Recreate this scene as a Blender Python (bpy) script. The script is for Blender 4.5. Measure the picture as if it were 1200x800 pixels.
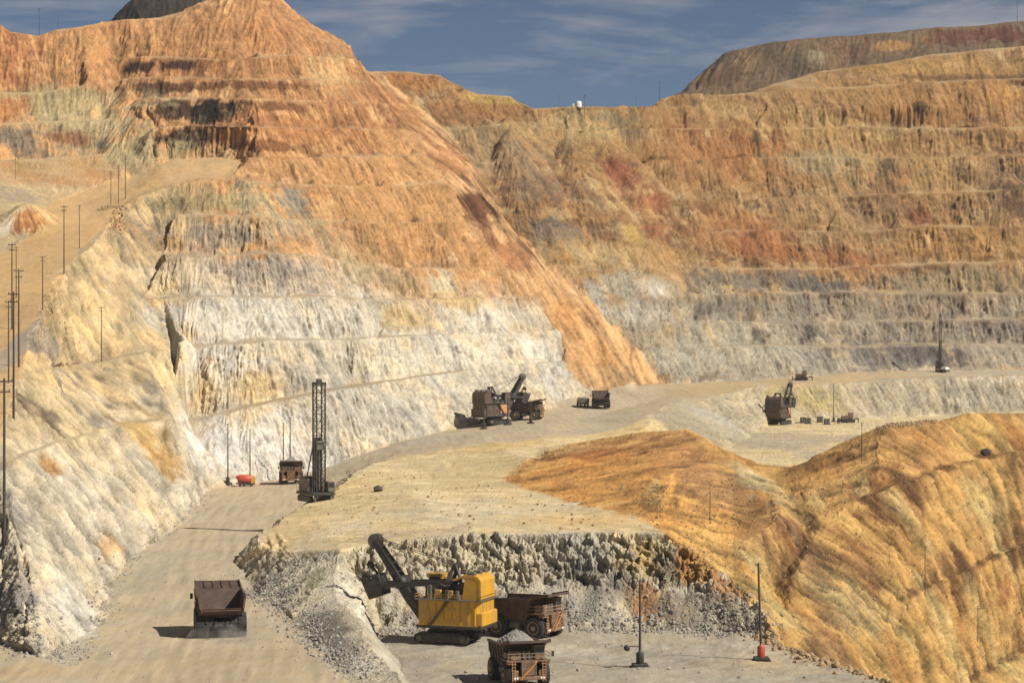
import bpy, math, random
import numpy as np
from mathutils import Vector, Matrix, Euler
from mathutils.geometry import delaunay_2d_cdt

# ---------------------------------------------------------------- scene, camera, sky, sun
S = bpy.context.scene
for o in list(bpy.data.objects):
    bpy.data.objects.remove(o)
S.render.engine = 'CYCLES'
COL = S.collection
F, PX0, PY0 = 2600.0, 600.0, 407.0           # focal length in photo pixels, principal column, horizon row
cam = bpy.data.cameras.new('camera')
cam.sensor_width = 36.0
cam.lens = 36.0 * F / 1200.0
cam.shift_y = (PY0 - 400.0) / 1200.0
cam.clip_start = 1.0
cam.clip_end = 60000.0
camo = bpy.data.objects.new('camera', cam)
camo.location = (0, 0, 0)
camo.rotation_euler = (math.radians(90), 0, 0)
COL.objects.link(camo)
S.camera = camo

SUN_EL = math.radians(44.0)
SUN_AZ = math.radians(116.0)                  # clockwise from +Y (view direction): to the right and a little behind the camera
sun_dir = Vector((math.sin(SUN_AZ) * math.cos(SUN_EL), math.cos(SUN_AZ) * math.cos(SUN_EL), math.sin(SUN_EL)))
sl = bpy.data.lights.new('sun', 'SUN')
sl.energy = 4.8
sl.angle = math.radians(0.53)
sl.color = (1.0, 0.95, 0.87)
so = bpy.data.objects.new('sun', sl)
so.rotation_euler = (-sun_dir).to_track_quat('-Z', 'Y').to_euler()
COL.objects.link(so)

W = bpy.data.worlds.new('World')
S.world = W
W.use_nodes = True
nt = W.node_tree
nt.nodes.clear()
def wn(t, **kw):
    n = nt.nodes.new(t)
    for k, v in kw.items():
        setattr(n, k, v)
    return n
w_out = wn('ShaderNodeOutputWorld')
w_bg = wn('ShaderNodeBackground')
w_sky = wn('ShaderNodeTexSky', sky_type='NISHITA', sun_disc=False, sun_elevation=SUN_EL, sun_rotation=SUN_AZ,
           altitude=3000.0, air_density=0.8, dust_density=0.15, ozone_density=3.0)
w_bg.inputs['Strength'].default_value = 0.05
# thin cirrus streaks: noise over the sky direction, projected on a high flat layer
w_tc = wn('ShaderNodeTexCoord')
w_map = wn('ShaderNodeMapping')
w_map.inputs['Scale'].default_value = (4.2, 1.0, 22.0)
w_map.inputs['Rotation'].default_value = (0, math.radians(-2.5), 0)
w_n1 = wn('ShaderNodeTexNoise')
w_n1.inputs['Scale'].default_value = 2.1
w_n1.inputs['Detail'].default_value = 7.0
w_n1.inputs['Roughness'].default_value = 0.62
w_n1.inputs['Distortion'].default_value = 0.35
w_r1 = wn('ShaderNodeValToRGB')
w_r1.color_ramp.elements[0].position = 0.46
w_r1.color_ramp.elements[0].color = (0, 0, 0, 1)
w_r1.color_ramp.elements[1].position = 0.80
w_r1.color_ramp.elements[1].color = (1, 1, 1, 1)
w_mix = wn('ShaderNodeMix', data_type='RGBA')
w_tint = wn('ShaderNodeMix', data_type='RGBA', blend_type='MULTIPLY')
w_tint.inputs[0].default_value = 1.0
w_tint.inputs[7].default_value = (0.90, 0.88, 0.83, 1)
L = nt.links.new
L(w_tc.outputs['Generated'], w_map.inputs['Vector'])
L(w_map.outputs['Vector'], w_n1.inputs['Vector'])
L(w_n1.outputs['Fac'], w_r1.inputs['Fac'])
w_mul = wn('ShaderNodeMath', operation='MULTIPLY')
w_mul.inputs[1].default_value = 0.7
L(w_r1.outputs['Color'], w_mul.inputs[0])
L(w_sky.outputs['Color'], w_tint.inputs[6])
L(w_tint.outputs[2], w_mix.inputs[6])
w_mix.inputs[7].default_value = (9.0, 8.2, 8.0, 1)
L(w_mul.outputs[0], w_mix.inputs[0])
L(w_mix.outputs[2], w_bg.inputs['Color'])
L(w_bg.outputs['Background'], w_out.inputs['Surface'])

S.view_settings.view_transform = 'Standard'
S.view_settings.look = 'None'
S.view_settings.exposure = 0.3
S.view_settings.gamma = 1.0
S.view_settings.use_curve_mapping = False

# ---------------------------------------------------------------- noise helpers
rng = np.random.default_rng(11)
_PERM = rng.permutation(4096).astype(np.int32)
_GR = rng.normal(size=(4096, 3)).astype(np.float32)
_GR /= np.linalg.norm(_GR, axis=1, keepdims=True)
from concurrent.futures import ThreadPoolExecutor
_POOL = ThreadPoolExecutor(4)
def gnoise(x, y, z):
    x, y, z = (np.asarray(q, np.float32) for q in (x, y, z))
    if x.ndim == 2 and x.size > 100000:
        k = np.array_split(np.arange(x.shape[0]), 12)
        return np.concatenate(list(_POOL.map(lambda q: _gnoise(x[q[0]:q[-1] + 1], y[q[0]:q[-1] + 1], z[q[0]:q[-1] + 1]), k)), 0)
    return _gnoise(x, y, z)
def _gnoise(x, y, z):
    xi = np.floor(x).astype(np.int32); yi = np.floor(y).astype(np.int32); zi = np.floor(z).astype(np.int32)
    fx = x - xi; fy = y - yi; fz = z - zi
    u = fx * fx * (3 - 2 * fx); v = fy * fy * (3 - 2 * fy); w = fz * fz * (3 - 2 * fz)
    out = 0
    for a in (0, 1):
        pa = _PERM[(xi + a) & 4095]
        wa = u if a else 1 - u
        for b in (0, 1):
            pb = _PERM[(pa + yi + b) & 4095]
            wb = v if b else 1 - v
            for c in (0, 1):
                g = _GR[_PERM[(pb + zi + c) & 4095]]
                wc = w if c else 1 - w
                out = out + wa * wb * wc * (g[..., 0] * (fx - a) + g[..., 1] * (fy - b) + g[..., 2] * (fz - c))
    return out * 1.5
def fbm(x, y, z, oct=3, gain=0.5, off=0.0):
    s = 0; a = 1.0; f = 1.0
    for i in range(oct):
        s = s + a * gnoise(x * f + off + 17.3 * i, y * f + 5.1 * i, z * f - 9.7 * i)
        a *= gain; f *= 2.03
    return s
def facets(x, y, z, tilt=.6):
    """broken-block relief: each cell of a jittered lattice is a plane with its own offset and tilt; second value is the distance to the joint."""
    p = np.stack([x, y, z], -1).astype(np.float32)
    ci = np.floor(p).astype(np.int32)
    best = np.full(x.shape, 9.0, np.float32); sec = best.copy(); hid = np.zeros(x.shape, np.int32); ctr = np.zeros(p.shape, np.float32)
    for i in (-1, 0, 1):
        for j in (-1, 0, 1):
            for k in (-1, 0, 1):
                q = ci + np.array((i, j, k), np.int32)
                h = _PERM[(_PERM[(_PERM[q[..., 0] & 4095] + q[..., 1]) & 4095] + q[..., 2]) & 4095]
                fp = q + 0.5 + 0.42 * _GR[h]
                dd = ((p - fp) ** 2).sum(-1)
                m = dd < best
                sec = np.where(m, best, np.minimum(sec, dd))
                best = np.where(m, dd, best); hid = np.where(m, h, hid); ctr = np.where(m[..., None], fp, ctr)
    g = _GR[(hid * 7 + 13) & 4095]
    return (g * (p - ctr)).sum(-1) * tilt + _GR[(hid * 3 + 5) & 4095][..., 0] * .5, np.sqrt(sec) - np.sqrt(best)
def sstep(a, b, x):
    t = np.clip((x - a) / (b - a), 0, 1)
    return t * t * (3 - 2 * t)
def boxblur(a, r, axis):
    if r < 1: return a
    n = a.shape[axis]
    pad = [(0, 0)] * a.ndim; pad[axis] = (r + 1, r)
    c = np.cumsum(np.pad(a, pad, mode='edge'), axis=axis, dtype=np.float64)
    hi = np.take(c, range(2 * r + 1, 2 * r + 1 + n), axis=axis)
    lo = np.take(c, range(0, n), axis=axis)
    return ((hi - lo) / (2 * r + 1)).astype(np.float32)

def zat(py, Y): return (PY0 - py) * Y / F
def world(px, py, Y): return ((px - PX0) * Y / F, Y, zat(py, Y))
# ---------------------------------------------------------------- terrain break lines (surveyed crests, toes, ridges)
LINES = []
def line(pts, step=14.0):
    """pts: (column, row, depth) of a break line; resampled and kept as (column, depth, height)."""
    P = np.array([(p[0], p[2], zat(p[1], p[2])) for p in pts], float)
    add3(P, step)
def lz(pts, step=14.0):
    """pts: (column, depth, height)."""
    add3(np.array(pts, float), step)
def add3(P, step):
    out = [P[0]]
    for a, b in zip(P[:-1], P[1:]):
        n = max(1, int(math.hypot(b[0] - a[0], b[1] - a[1]) / step))
        for i in range(1, n + 1):
            out.append(a + (b - a) * i / n)
    LINES.append(np.array(out))
def itp(tab):
    xs = [t[0] for t in tab]; ys = [t[1] for t in tab]
    return lambda x: np.interp(x, xs, ys)

PXL, PXR = -420.0, 1620.0
# -- pit floor, haul road, toe of the near left bank
line([(PXL, 753 + 0, 361), (-120, 753, 361), (0, 753, 361), (64, 776, 338), (84, 782, 333), (115, 746, 368), (125, 719, 400), (135, 672, 471),
      (159, 651, 511), (203, 621, 583), (233, 591, 678), (244, 572, 756), (300, 565, 790), (345, 560, 802), (390, 546, 815), (480, 515, 840),
      (560, 497, 880), (620, 482, 925), (650, 472, 955), (690, 462, 1000), (760, 450, 1060), (884, 446, 1110), (975, 439, 1130),
      (1080, 434, 1150), (1200, 433, 1160), (PXR, 432, 1180)])
lz([(PXL, 90, -49), (600, 90, -50), (PXR, 90, -60)], 60)
lz([(PXL, 230, -48), (-100, 230, -48), (300, 230, -48), (500, 230, -48.5)], 40)
# near left bank: grey foot slope and lower ledge
line([(PXL, 600, 380), (-120, 600, 385), (2, 556, 400), (26, 534, 471), (109, 509, 583), (147, 496, 678), (199, 493, 706)])
lz([(-120, 392, zat(600, 385)), (0, 408, zat(556, 400)), (22, 478, zat(534, 471)), (102, 590, zat(509, 583) + .3), (143, 688, zat(496, 678) + .3), (199, 716, zat(493, 706) + .3)])
# ramp, outer edge
RAMP_OUT = [(PXL, 640, 400), (-150, 640, 402), (-40, 570, 430), (0, 515, 480), (15, 470, 530), (28, 430, 590), (45, 365, 660), (75, 322, 770), (95, 292, 830),
            (130, 262, 890), (142, 246, 915), (170, 228, 938), (200, 216, 952), (262, 208, 964), (280, 205, 968)]
line(RAMP_OUT)
line([(PXL, 480, 470), (-250, 470, 500), (-115, 427, 590), (-50, 330, 740), (-17, 310, 800), (30, 279, 862), (56, 240, 930), (100, 222, 962), (150, 210, 988), (199, 186, 1016), (272, 183, 1016), (284, 190, 1005)])
# left wall ledges
toeL = itp([(200, 785), (300, 790), (390, 815), (480, 840), (560, 880), (620, 925), (650, 950), (690, 1000), (760, 1060)])
LEDGES = []
def bench(pts, off, toe, wl, prev=None, apron=True):
    c = [(p[0], p[1], float(toe(p[0])) + off) for p in pts]
    line(c)
    lz([(p[0], p[2] + wl, zat(p[1], p[2]) + 0.4) for p in c])
    LEDGES.append([(p[0], p[2] + wl, zat(p[1], p[2])) for p in c])
bench([(205, 492), (236, 490), (290, 476), (358, 461), (400, 455), (491, 442), (575, 430), (658, 424)], 28, toeL, 13)
line([(50, 428, 650), (80, 428, 722), (128, 420, 745), (176, 413, 790), (215, 408, 818)])
lz([(84, 738, zat(428, 722)), (122, 758, zat(420, 745)), (173, 803, zat(413, 790)), (215, 832, zat(408, 818))])
bench([(222, 407), (236, 405), (317, 399), (400, 398), (488, 393), (650, 387)], 56, toeL, 14)
bench([(172, 350), (243, 347), (381, 347), (420, 351), (535, 350), (624, 348)], 84, toeL, 13)
bench([(189, 298), (236, 300), (317, 296), (398, 304), (420, 314), (495, 314), (588, 316)], 112, toeL, 13)
bench([(208, 251), (240, 252), (300, 254), (370, 258), (460, 262), (536, 259)], 138, toeL, 9)
bench([(296, 214), (360, 216), (440, 218), (520, 214)], 170, toeL, 10)
# upper left wall with the dark benches
toeU = itp([(170, 790), (300, 775), (390, 800), (480, 840), (560, 880)])
bench([(300, 184), (380, 184), (440, 182), (497, 181)], 212, toeU, 11)
bench([(176, 150), (230, 146), (300, 150), (400, 150), (476, 151)], 238, toeU, 12)
bench([(166, 116), (230, 113), (290, 116), (380, 118), (450, 121)], 264, toeU, 12)
bench([(148, 92), (200, 90), (280, 92), (360, 92), (434, 95)], 290, toeU, 12)
bench([(140, 68), (200, 66), (260, 70), (340, 64), (418, 70)], 316, toeU, 12)
line([(165, 44, 1128), (240, 38, 1132), (320, 38, 1132), (385, 52, 1146)])
# gully between the two upper slopes
line([(101, 67, 1092), (115, 98, 1078), (136, 112, 1070), (152, 124, 1056), (170, 152, 1036), (190, 180, 1012)])
# slope above the ramp
line([(PXL, 190, 930), (-150, 190, 950), (0, 188, 988), (60, 184, 1002), (120, 180, 1015), (150, 172, 1022)])
lz([(PXL, 942, zat(190, 930)), (-150, 962, zat(190, 950)), (0, 999, zat(188, 988)), (60, 1011, zat(184, 1002)), (115, 1023, zat(180, 1015))])
line([(PXL, 150, 970), (-150, 150, 990), (0, 145, 1024), (70, 142, 1036), (128, 140, 1046)])
lz([(PXL, 982, zat(150, 970)), (-150, 1002, zat(150, 990)), (0, 1034, zat(145, 1024)), (70, 1044, zat(142, 1036)), (120, 1053, zat(140, 1046))])
line([(PXL, 108, 1010), (-150, 108, 1025), (0, 108, 1055), (50, 108, 1060), (98, 100, 1072)])
lz([(PXL, 1022, zat(108, 1010)), (-150, 1037, zat(108, 1025)), (0, 1066, zat(108, 1055)), (50, 1070, zat(108, 1060)), (92, 1080, zat(100, 1072))])
SKYL = [(PXL, 20, 1080), (-100, 24, 1090), (0, 29, 1095), (13, 37, 1095), (44, 42, 1100), (64, 35, 1106), (95, 30, 1112), (128, 25, 1132), (180, 20, 1152),
        (216, 13, 1162), (236, 2, 1170), (260, -14, 1178), (300, -22, 1182), (325, -10, 1180), (334, 0, 1178), (354, 15, 1174), (371, 30, 1172), (398, 45, 1172),
        (420, 71, 1176), (430, 83, 1184), (444, 83, 1190), (478, 84, 1192), (511, 88, 1194), (535, 101, 1194), (559, 110, 1196), (602, 113, 1200), (623, 127, 1196),
        (663, 125, 1206), (758, 125, 1255), (775, 115, 1268), (800, 111, 1290), (857, 111, 1322), (975, 103, 1350), (1070, 97, 1368), (1200, 91, 1382), (PXR, 86, 1410)]
line(SKYL)
lz([(p[0], p[2] + 26, zat(p[1], p[2]) - 2.5) for p in SKYL if p[0] < 800], 20)
lz([(p[0], p[2] + 110, zat(p[1], p[2]) - 22) for p in SKYL if p[0] < 780], 30)
# dark knoll behind the peak
lz([(40, 1300, 118), (130, 1290, 128), (250, 1290, 130), (400, 1300, 120)], 30)
line([(60, 70, 1420), (110, 40, 1420), (128, 25, 1420), (145, 11, 1420), (160, -3, 1420), (190, -10, 1420), (225, -6, 1420), (245, 4, 1420), (300, 40, 1420), (400, 90, 1430)])
lz([(60, 1470, 150), (150, 1470, 205), (230, 1470, 205), (400, 1470, 150)], 30)
# spill fan in the corner: left and right edges and a middle ridge
line([(430, 92, 1150), (440, 98, 1118), (458, 124, 1100), (483, 154, 1089), (504, 184, 1074), (528, 218, 1042), (545, 262, 1022), (575, 289, 1018),
      (600, 324, 1020), (632, 352, 1022), (656, 392, 1016), (664, 428, 994), (690, 456, 1000)])
line([(452, 90, 1165), (505, 140, 1148), (556, 190, 1126), (591, 260, 1092), (640, 317, 1084), (695, 365, 1078), (752, 415, 1076), (792, 446, 1074)])
line([(440, 86, 1172), (478, 135, 1122), (530, 186, 1098), (570, 240, 1066), (610, 290, 1052), (660, 350, 1044), (702, 405, 1036), (728, 452, 1030)])
# right wall
toeR = itp([(430, 930), (560, 962), (636, 985), (690, 1003), (760, 1060), (884, 1110), (975, 1130), (1080, 1150), (1200, 1160), (PXR, 1180)])
bench([(748, 406), (800, 408), (880, 404), (1000, 405), (1100, 402), (1200, 404), (PXR, 404)], 22, toeR, 14)
bench([(714, 380), (760, 380), (830, 376), (900, 378), (1000, 376), (1200, 374), (PXR, 374)], 45, toeR, 14)
bench([(678, 347), (740, 345), (830, 346), (920, 343), (1040, 342), (1200, 344), (PXR, 344)], 68, toeR, 13)
bench([(640, 314), (740, 318), (830, 314), (950, 316), (1060, 310), (1200, 306), (PXR, 306)], 92, toeR, 13)
bench([(602, 270), (680, 272), (760, 276), (860, 270), (1000, 272), (1100, 264), (1200, 268), (PXR, 270)], 118, toeR, 13)
bench([(584, 232), (660, 230), (760, 236), (860, 234), (960, 230), (1080, 226), (1200, 222), (PXR, 222)], 142, toeR, 12)
bench([(560, 190), (640, 188), (740, 192), (860, 186), (960, 184), (1060, 186), (1200, 180), (PXR, 180)], 168, toeR, 12)
bench([(520, 150), (600, 148), (700, 154), (800, 150), (900, 152), (1000, 148), (1060, 150), (1200, 149), (PXR, 148)], 190, toeR, 12)
# upper slope and mesa on the right
line([(880, 107, 1345), (901, 100, 1360), (962, 83, 1392), (1036, 74, 1402), (1087, 64, 1424), (1200, 54, 1440), (PXR, 40, 1470)])
lz([(975, 1362, zat(103, 1350) + .5), (1070, 1382, zat(97, 1368) + .5), (1200, 1398, zat(91, 1382) + .5), (PXR, 1424, zat(86, 1410))])
line([(900, 128, 1318), (1000, 124, 1342), (1100, 126, 1354), (1200, 120, 1372), (PXR, 116, 1400)])
lz([(800, 1335, 149), (880, 1380, 154), (962, 1430, 174), (1036, 1450, 181), (1087, 1470, 190), (1200, 1490, 197), (PXR, 1520, 205)], 20)
line([(770, 126, 1610), (800, 109, 1625), (880, 103, 1620), (962, 88, 1620), (1036, 76, 1620), (1087, 68, 1620), (1200, 60, 1620), (PXR, 46, 1640)])
line([(800, 107, 1700), (824, 83, 1690), (851, 61, 1680), (901, 50, 1676), (948, 44, 1676), (1002, 41, 1676), (1050, 38, 1676), (1097, 32, 1676), (1171, 28, 1676), (1200, 25, 1676), (PXR, 14, 1690)])
lz([(700, 1760, 165), (824, 1760, 195), (900, 1760, 228), (1200, 1760, 247), (PXR, 1780, 250)], 30)
lz([(PXL, 1200, 120), (PXL, 1500, 100), (PXL, 1950, 90), (0, 1950, 100), (600, 1950, 120), (PXR, 1950, 200)], 80)
lz([(430, 1400, 118), (620, 1400, 115), (760, 1500, 125)], 40)
# road ramp up to the far benches and lower face in front of it
line([(765, 487, 840), (790, 470, 930), (850, 461, 1010), (884, 452, 1050), (975, 449, 1080), (1077, 442, 1110), (1200, 438, 1120), (PXR, 436, 1130)])
line([(752, 505, 800), (800, 514, 812), (846, 527, 815), (882, 510, 925), (900, 497, 1034), (1010, 492, 1062), (1100, 487, 1088), (1200, 481, 1098), (PXR, 478, 1105)])
# bench in the middle (plateau)
PL = [(305, 648, 478), (304, 630, 500), (330, 603, 545), (365, 586, 578), (392, 571, 610), (420, 553, 665), (446, 540, 730)]
line(PL)
lz([(284, 466, -48), (276, 500, -48), (299, 545, -48), (331, 585, -48), (344, 620, -48), (362, 665, -48), (398, 735, -47), (425, 800, -41)])
FC = [(400, 643, 432), (440, 637, 434), (488, 631, 436), (569, 626, 437), (704, 623, 437), (781, 625, 436), (800, 640, 434), (850, 672, 428), (880, 700, 417), (905, 735, 405)]
line([(305, 648, 478), (340, 648, 452), (375, 646, 438), (400, 643, 432)])
line(FC)
line([(408, 668, 428), (430, 690, 424), (480, 686, 427.5), (530, 672, 430), (575, 690, 428.5), (625, 668, 431), (660, 694, 428.5), (700, 672, 430.5), (730, 698, 428), (775, 664, 430), (800, 700, 425.5), (835, 684, 424), (860, 712, 416)])
line([(418, 702, 428), (434, 733, 423), (480, 736, 419), (560, 736, 419), (666, 735, 420), (760, 737, 418), (840, 741, 413), (885, 742, 408)])
line([(500, 600, 490), (560, 605, 484), (680, 600, 492)])
line([(470, 560, 620), (530, 565, 610)])
line([(470, 528, 790), (560, 513, 795), (640, 500, 830), (700, 487, 905), (745, 474, 960), (800, 460, 1010)])
# spur between the haul road and the shovel floor
line([(400, 643, 432), (388, 668, 420), (395, 700, 398), (425, 742, 362), (456, 788, 321), (490, 838, 288), (540, 930, 238)])
line([(284, 675, 466), (300, 700, 426), (335, 716, 404), (350, 735, 380), (372, 760, 353), (400, 790, 326), (440, 840, 288), (490, 920, 243)])
line([(434, 733, 423), (457, 773, 376), (480, 801, 350), (522, 850, 311), (580, 950, 254)])
# spoil mound
line([(590, 561, 606), (609, 570, 574), (680, 591, 507), (724, 601, 484), (758, 611, 463), (781, 625, 436)])
line([(690, 548, 600), (760, 545, 585), (812, 548, 572)])
line([(592, 557, 620), (625, 542, 648), (650, 531, 665), (700, 517, 690), (760, 507, 690), (800, 503, 676), (820, 510, 650), (844, 527, 620), (862, 547, 586), (868, 557, 565)])
lz([(700, 712, -29.5), (760, 712, -27), (800, 700, -26), (830, 672, -28), (856, 630, -33)])
lz([(640, 750, -33.5), (700, 760, -33), (770, 755, -33.5), (840, 735, -36), (890, 690, -36.5), (918, 678, -36.5)])
# slope right of the shovel floor
line([(868, 557, 565), (912, 580, 535), (959, 601, 519), (989, 618, 514), (1060, 695, 495)])
line([(957, 608, 511), (930, 650, 488), (912, 690, 466), (935, 735, 430)])
line([(758, 611, 466), (800, 622, 462), (850, 645, 452), (890, 632, 470), (912, 600, 500)])
line([(885, 742, 408), (901, 750, 402), (962, 773, 376), (1043, 800, 350), (1110, 860, 305), (1200, 960, 248), (1400, 1010, 232)])
lz([(935, 410, -58), (975, 390, -63), (1050, 366, -65), (1120, 320, -66), (1215, 262, -66)])
lz([(985, 425, -62), (1040, 428, -72), (1100, 455, -85), (1200, 490, -95), (PXR, 500, -98)])
line([(1003, 588, 503 + 30), (1060, 566, 552), (1110, 550, 590), (1160, 536, 618), (1200, 527, 642), (PXR, 505, 700)])
lz([(1010, 541, zat(588, 533) + .2), (1060, 561, zat(566, 552) + .2), (1110, 598, zat(550, 590) + .2), (1160, 626, zat(536, 618) + .2), (1200, 650, zat(527, 642) + .2), (PXR, 708, zat(505, 700))])
line([(1066, 697, 500), (1130, 670, 548), (1200, 638, 606), (PXR, 590, 690)])
lz([(1072, 508, zat(697, 500) + .2), (1132, 555, zat(670, 548) + .2), (1200, 613, zat(638, 606) + .2), (PXR, 698, zat(590, 690))])
line([(1140, 793, 530), (1200, 763, 574), (PXR, 700, 680)])
lz([(1142, 535, zat(793, 530) + .2), (1200, 580, zat(763, 574) + .2), (PXR, 686, zat(700, 680))])
line([(900, 557, 590), (920, 551, 597), (950, 539, 603), (1003, 513, 610), (1036, 497, 615), (1097, 493, 630), (1138, 484, 646), (1200, 484, 668), (PXR, 470, 725)])
line([(925, 580, 555), (975, 560, 567), (1030, 540, 578), (1100, 522, 607)])
lz([(930, 632, -34.5), (1003, 640, -28), (1036, 645, -24), (1097, 658, -22.5), (1138, 674, -21), (1200, 696, -22), (PXR, 755, -21)])
lz([(918, 678, -36.5), (1036, 700, -36.5), (1138, 735, -36.5), (1200, 765, -36), (PXR, 825, -36)])
lz([(900, 760, -36.5), (1000, 850, -36.5), (1100, 900, -36.5)])

# ---------------------------------------------------------------- triangulate the break lines and rasterise heights over (column, depth)
def build_tin():
    vs, zs, es = [], [], []
    for P in LINES:
        b = len(vs)
        for p in P:
            vs.append((p[0], p[1])); zs.append(p[2])
        es += [(b + i, b + i + 1) for i in range(len(P) - 1)]
    V, E, T, ov, oe, of = delaunay_2d_cdt([Vector(v) for v in vs], es, [], 0, 0.01, True)
    Z = np.zeros(len(V)); VV = np.array([(v[0], v[1]) for v in V])
    bad = []
    for i, o in enumerate(ov):
        if o: Z[i] = np.mean([zs[k] for k in o])
        else: bad.append(i)
    A = np.array(vs); ZZ = np.array(zs); EE = np.array(es)
    for i in bad:
        p = VV[i]
        a = A[EE[:, 0]]; b = A[EE[:, 1]]
        d = b - a
        t = np.clip(((p - a) * d).sum(1) / np.maximum((d * d).sum(1), 1e-9), 0, 1)
        q = a + d * t[:, None]
        k = np.argsort(((q - p) ** 2).sum(1))[:2]
        Z[i] = np.mean([(1 - t[j]) * ZZ[EE[j, 0]] + t[j] * ZZ[EE[j, 1]] for j in k])
    return VV, Z, T, len(bad)
RX0, RX1, RDX = PXL, PXR, 1.5
RY0, RY1, RDY = 95.0, 1945.0, 0.5
NXR = int((RX1 - RX0) / RDX) + 1
NYR = int((RY1 - RY0) / RDY) + 1
def raster():
    VV, Z, T, nb = build_tin()
    H = np.full((NYR, NXR), np.nan, np.float32)
    for t in T:
        for k in range(1, len(t) - 1):
            i0, i1, i2 = t[0], t[k], t[k + 1]
            a, b, c = VV[i0], VV[i1], VV[i2]
            det = (b[0] - a[0]) * (c[1] - a[1]) - (c[0] - a[0]) * (b[1] - a[1])
            if abs(det) < 1e-9: continue
            x0 = max(0, int(math.ceil((min(a[0], b[0], c[0]) - RX0) / RDX - 1e-6))); x1 = min(NXR - 1, int((max(a[0], b[0], c[0]) - RX0) / RDX + 1e-6))
            y0 = max(0, int(math.ceil((min(a[1], b[1], c[1]) - RY0) / RDY - 1e-6))); y1 = min(NYR - 1, int((max(a[1], b[1], c[1]) - RY0) / RDY + 1e-6))
            if x1 < x0 or y1 < y0: continue
            X = RX0 + RDX * np.arange(x0, x1 + 1)[None, :]; Yy = RY0 + RDY * np.arange(y0, y1 + 1)[:, None]
            l1 = ((X - a[0]) * (c[1] - a[1]) - (c[0] - a[0]) * (Yy - a[1])) / det
            l2 = ((b[0] - a[0]) * (Yy - a[1]) - (X - a[0]) * (b[1] - a[1])) / det
            m = (l1 >= -1e-6) & (l2 >= -1e-6) & (l1 + l2 <= 1 + 1e-6)
            zz = Z[i0] + l1 * (Z[i1] - Z[i0]) + l2 * (Z[i2] - Z[i0])
            sub = H[y0:y1 + 1, x0:x1 + 1]
            sub[m] = zz[m]
    # holes (outside the hull): nearest along depth
    for j in range(NXR):
        col = H[:, j]; ok = ~np.isnan(col)
        if not ok.all() and ok.any():
            col[~ok] = np.interp(np.flatnonzero(~ok), np.flatnonzero(ok), col[ok])
    return np.nan_to_num(H, nan=-50.0)
HR = raster()
def cone(px, Y, z, sl=.74, sx=1.0, reach=40.0, cv=.006):
    """talus heaped against a face: never lower than the wall it leans on."""
    i0 = max(0, int((px - reach * F / Y - RX0) / RDX)); i1 = min(NXR, int((px + reach * F / Y - RX0) / RDX) + 1)
    j0 = max(0, int((Y - reach * 1.6 - RY0) / RDY)); j1 = min(NYR, int((Y + reach - RY0) / RDY) + 1)
    yy = (RY0 + RDY * np.arange(j0, j1))[:, None]; xx = (RX0 + RDX * np.arange(i0, i1))[None, :]
    d_ = np.hypot((xx - px) * yy / F * sx, yy - Y)
    HR[j0:j1, i0:i1] = np.maximum(HR[j0:j1, i0:i1], z - sl * d_ - cv * d_ * d_)
_cr = random.Random(8)
for Lg in LEDGES:
    xs = [q[0] for q in Lg]
    for k in range(int((min(xs[-1], 1260) - xs[0]) / 26)):
        px = _cr.uniform(xs[0], min(xs[-1], 1260))
        Yb = float(np.interp(px, xs, [q[1] for q in Lg])); zb = float(np.interp(px, xs, [q[2] for q in Lg]))
        lw_ = Lg[0][0] < 400
        if lw_ and (px > 540 or _cr.random() < .35 or zb < -10): continue
        cone(px, Yb + _cr.uniform(.5, 3.0), zb + (_cr.uniform(1.0, 4.5) if lw_ else _cr.uniform(2.0, 7.0)), _cr.uniform(.66, .8), _cr.uniform(.6, 1.2), 45.0, .012)
for px, py, Y, sx in ((1098, 168, 1338, 1.5), (668, 160, 1176, 1.7), (1182, 196, 1318, 1.4), (600, 150, 1150, 1.8), (880, 236, 1252, 2.0), (985, 192, 1298, 2.2)):
    cone(px, Y + 7, zat(py, Y) + 1.0, .70, sx * .85, 120.0, .0026)
def Hlook(px, Y):
    u = np.clip((px - RX0) / RDX, 0, NXR - 1.001); v = np.clip((Y - RY0) / RDY, 0, NYR - 1.001)
    i = u.astype(np.int32); j = v.astype(np.int32); a = u - i; b = v - j
    return (HR[j, i] * (1 - a) + HR[j, i + 1] * a) * (1 - b) + (HR[j + 1, i] * (1 - a) + HR[j + 1, i + 1] * a) * b
def hwarp(px, Y):
    """ground height with break lines made irregular by a domain warp (metres)."""
    x = (px - PX0) * Y / F
    far = sstep(480, 760, Y)
    amp = 0.35 + 0.65 * far
    wx = (fbm(x / 34, Y / 34, 0 * x, 2, .5, 3.1) * 4.0 + fbm(x / 9, Y / 9, 0 * x, 2, .5, 7.7) * 1.3) * amp
    wy = (fbm(x / 30, Y / 30, 0 * x + 9, 2, .5, 1.3) * 3.6 + fbm(x / 8, Y / 8, 0 * x + 4, 2, .5, 5.2) * 1.2) * amp
    h = Hlook(px + wx * F / Y, Y + wy)
    xb = (34 - PX0) * 885 / F
    return h + 9.0 * np.exp(-(((x - xb) / 9.0) ** 2 + ((Y - 885) / 14.0) ** 2))
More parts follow.
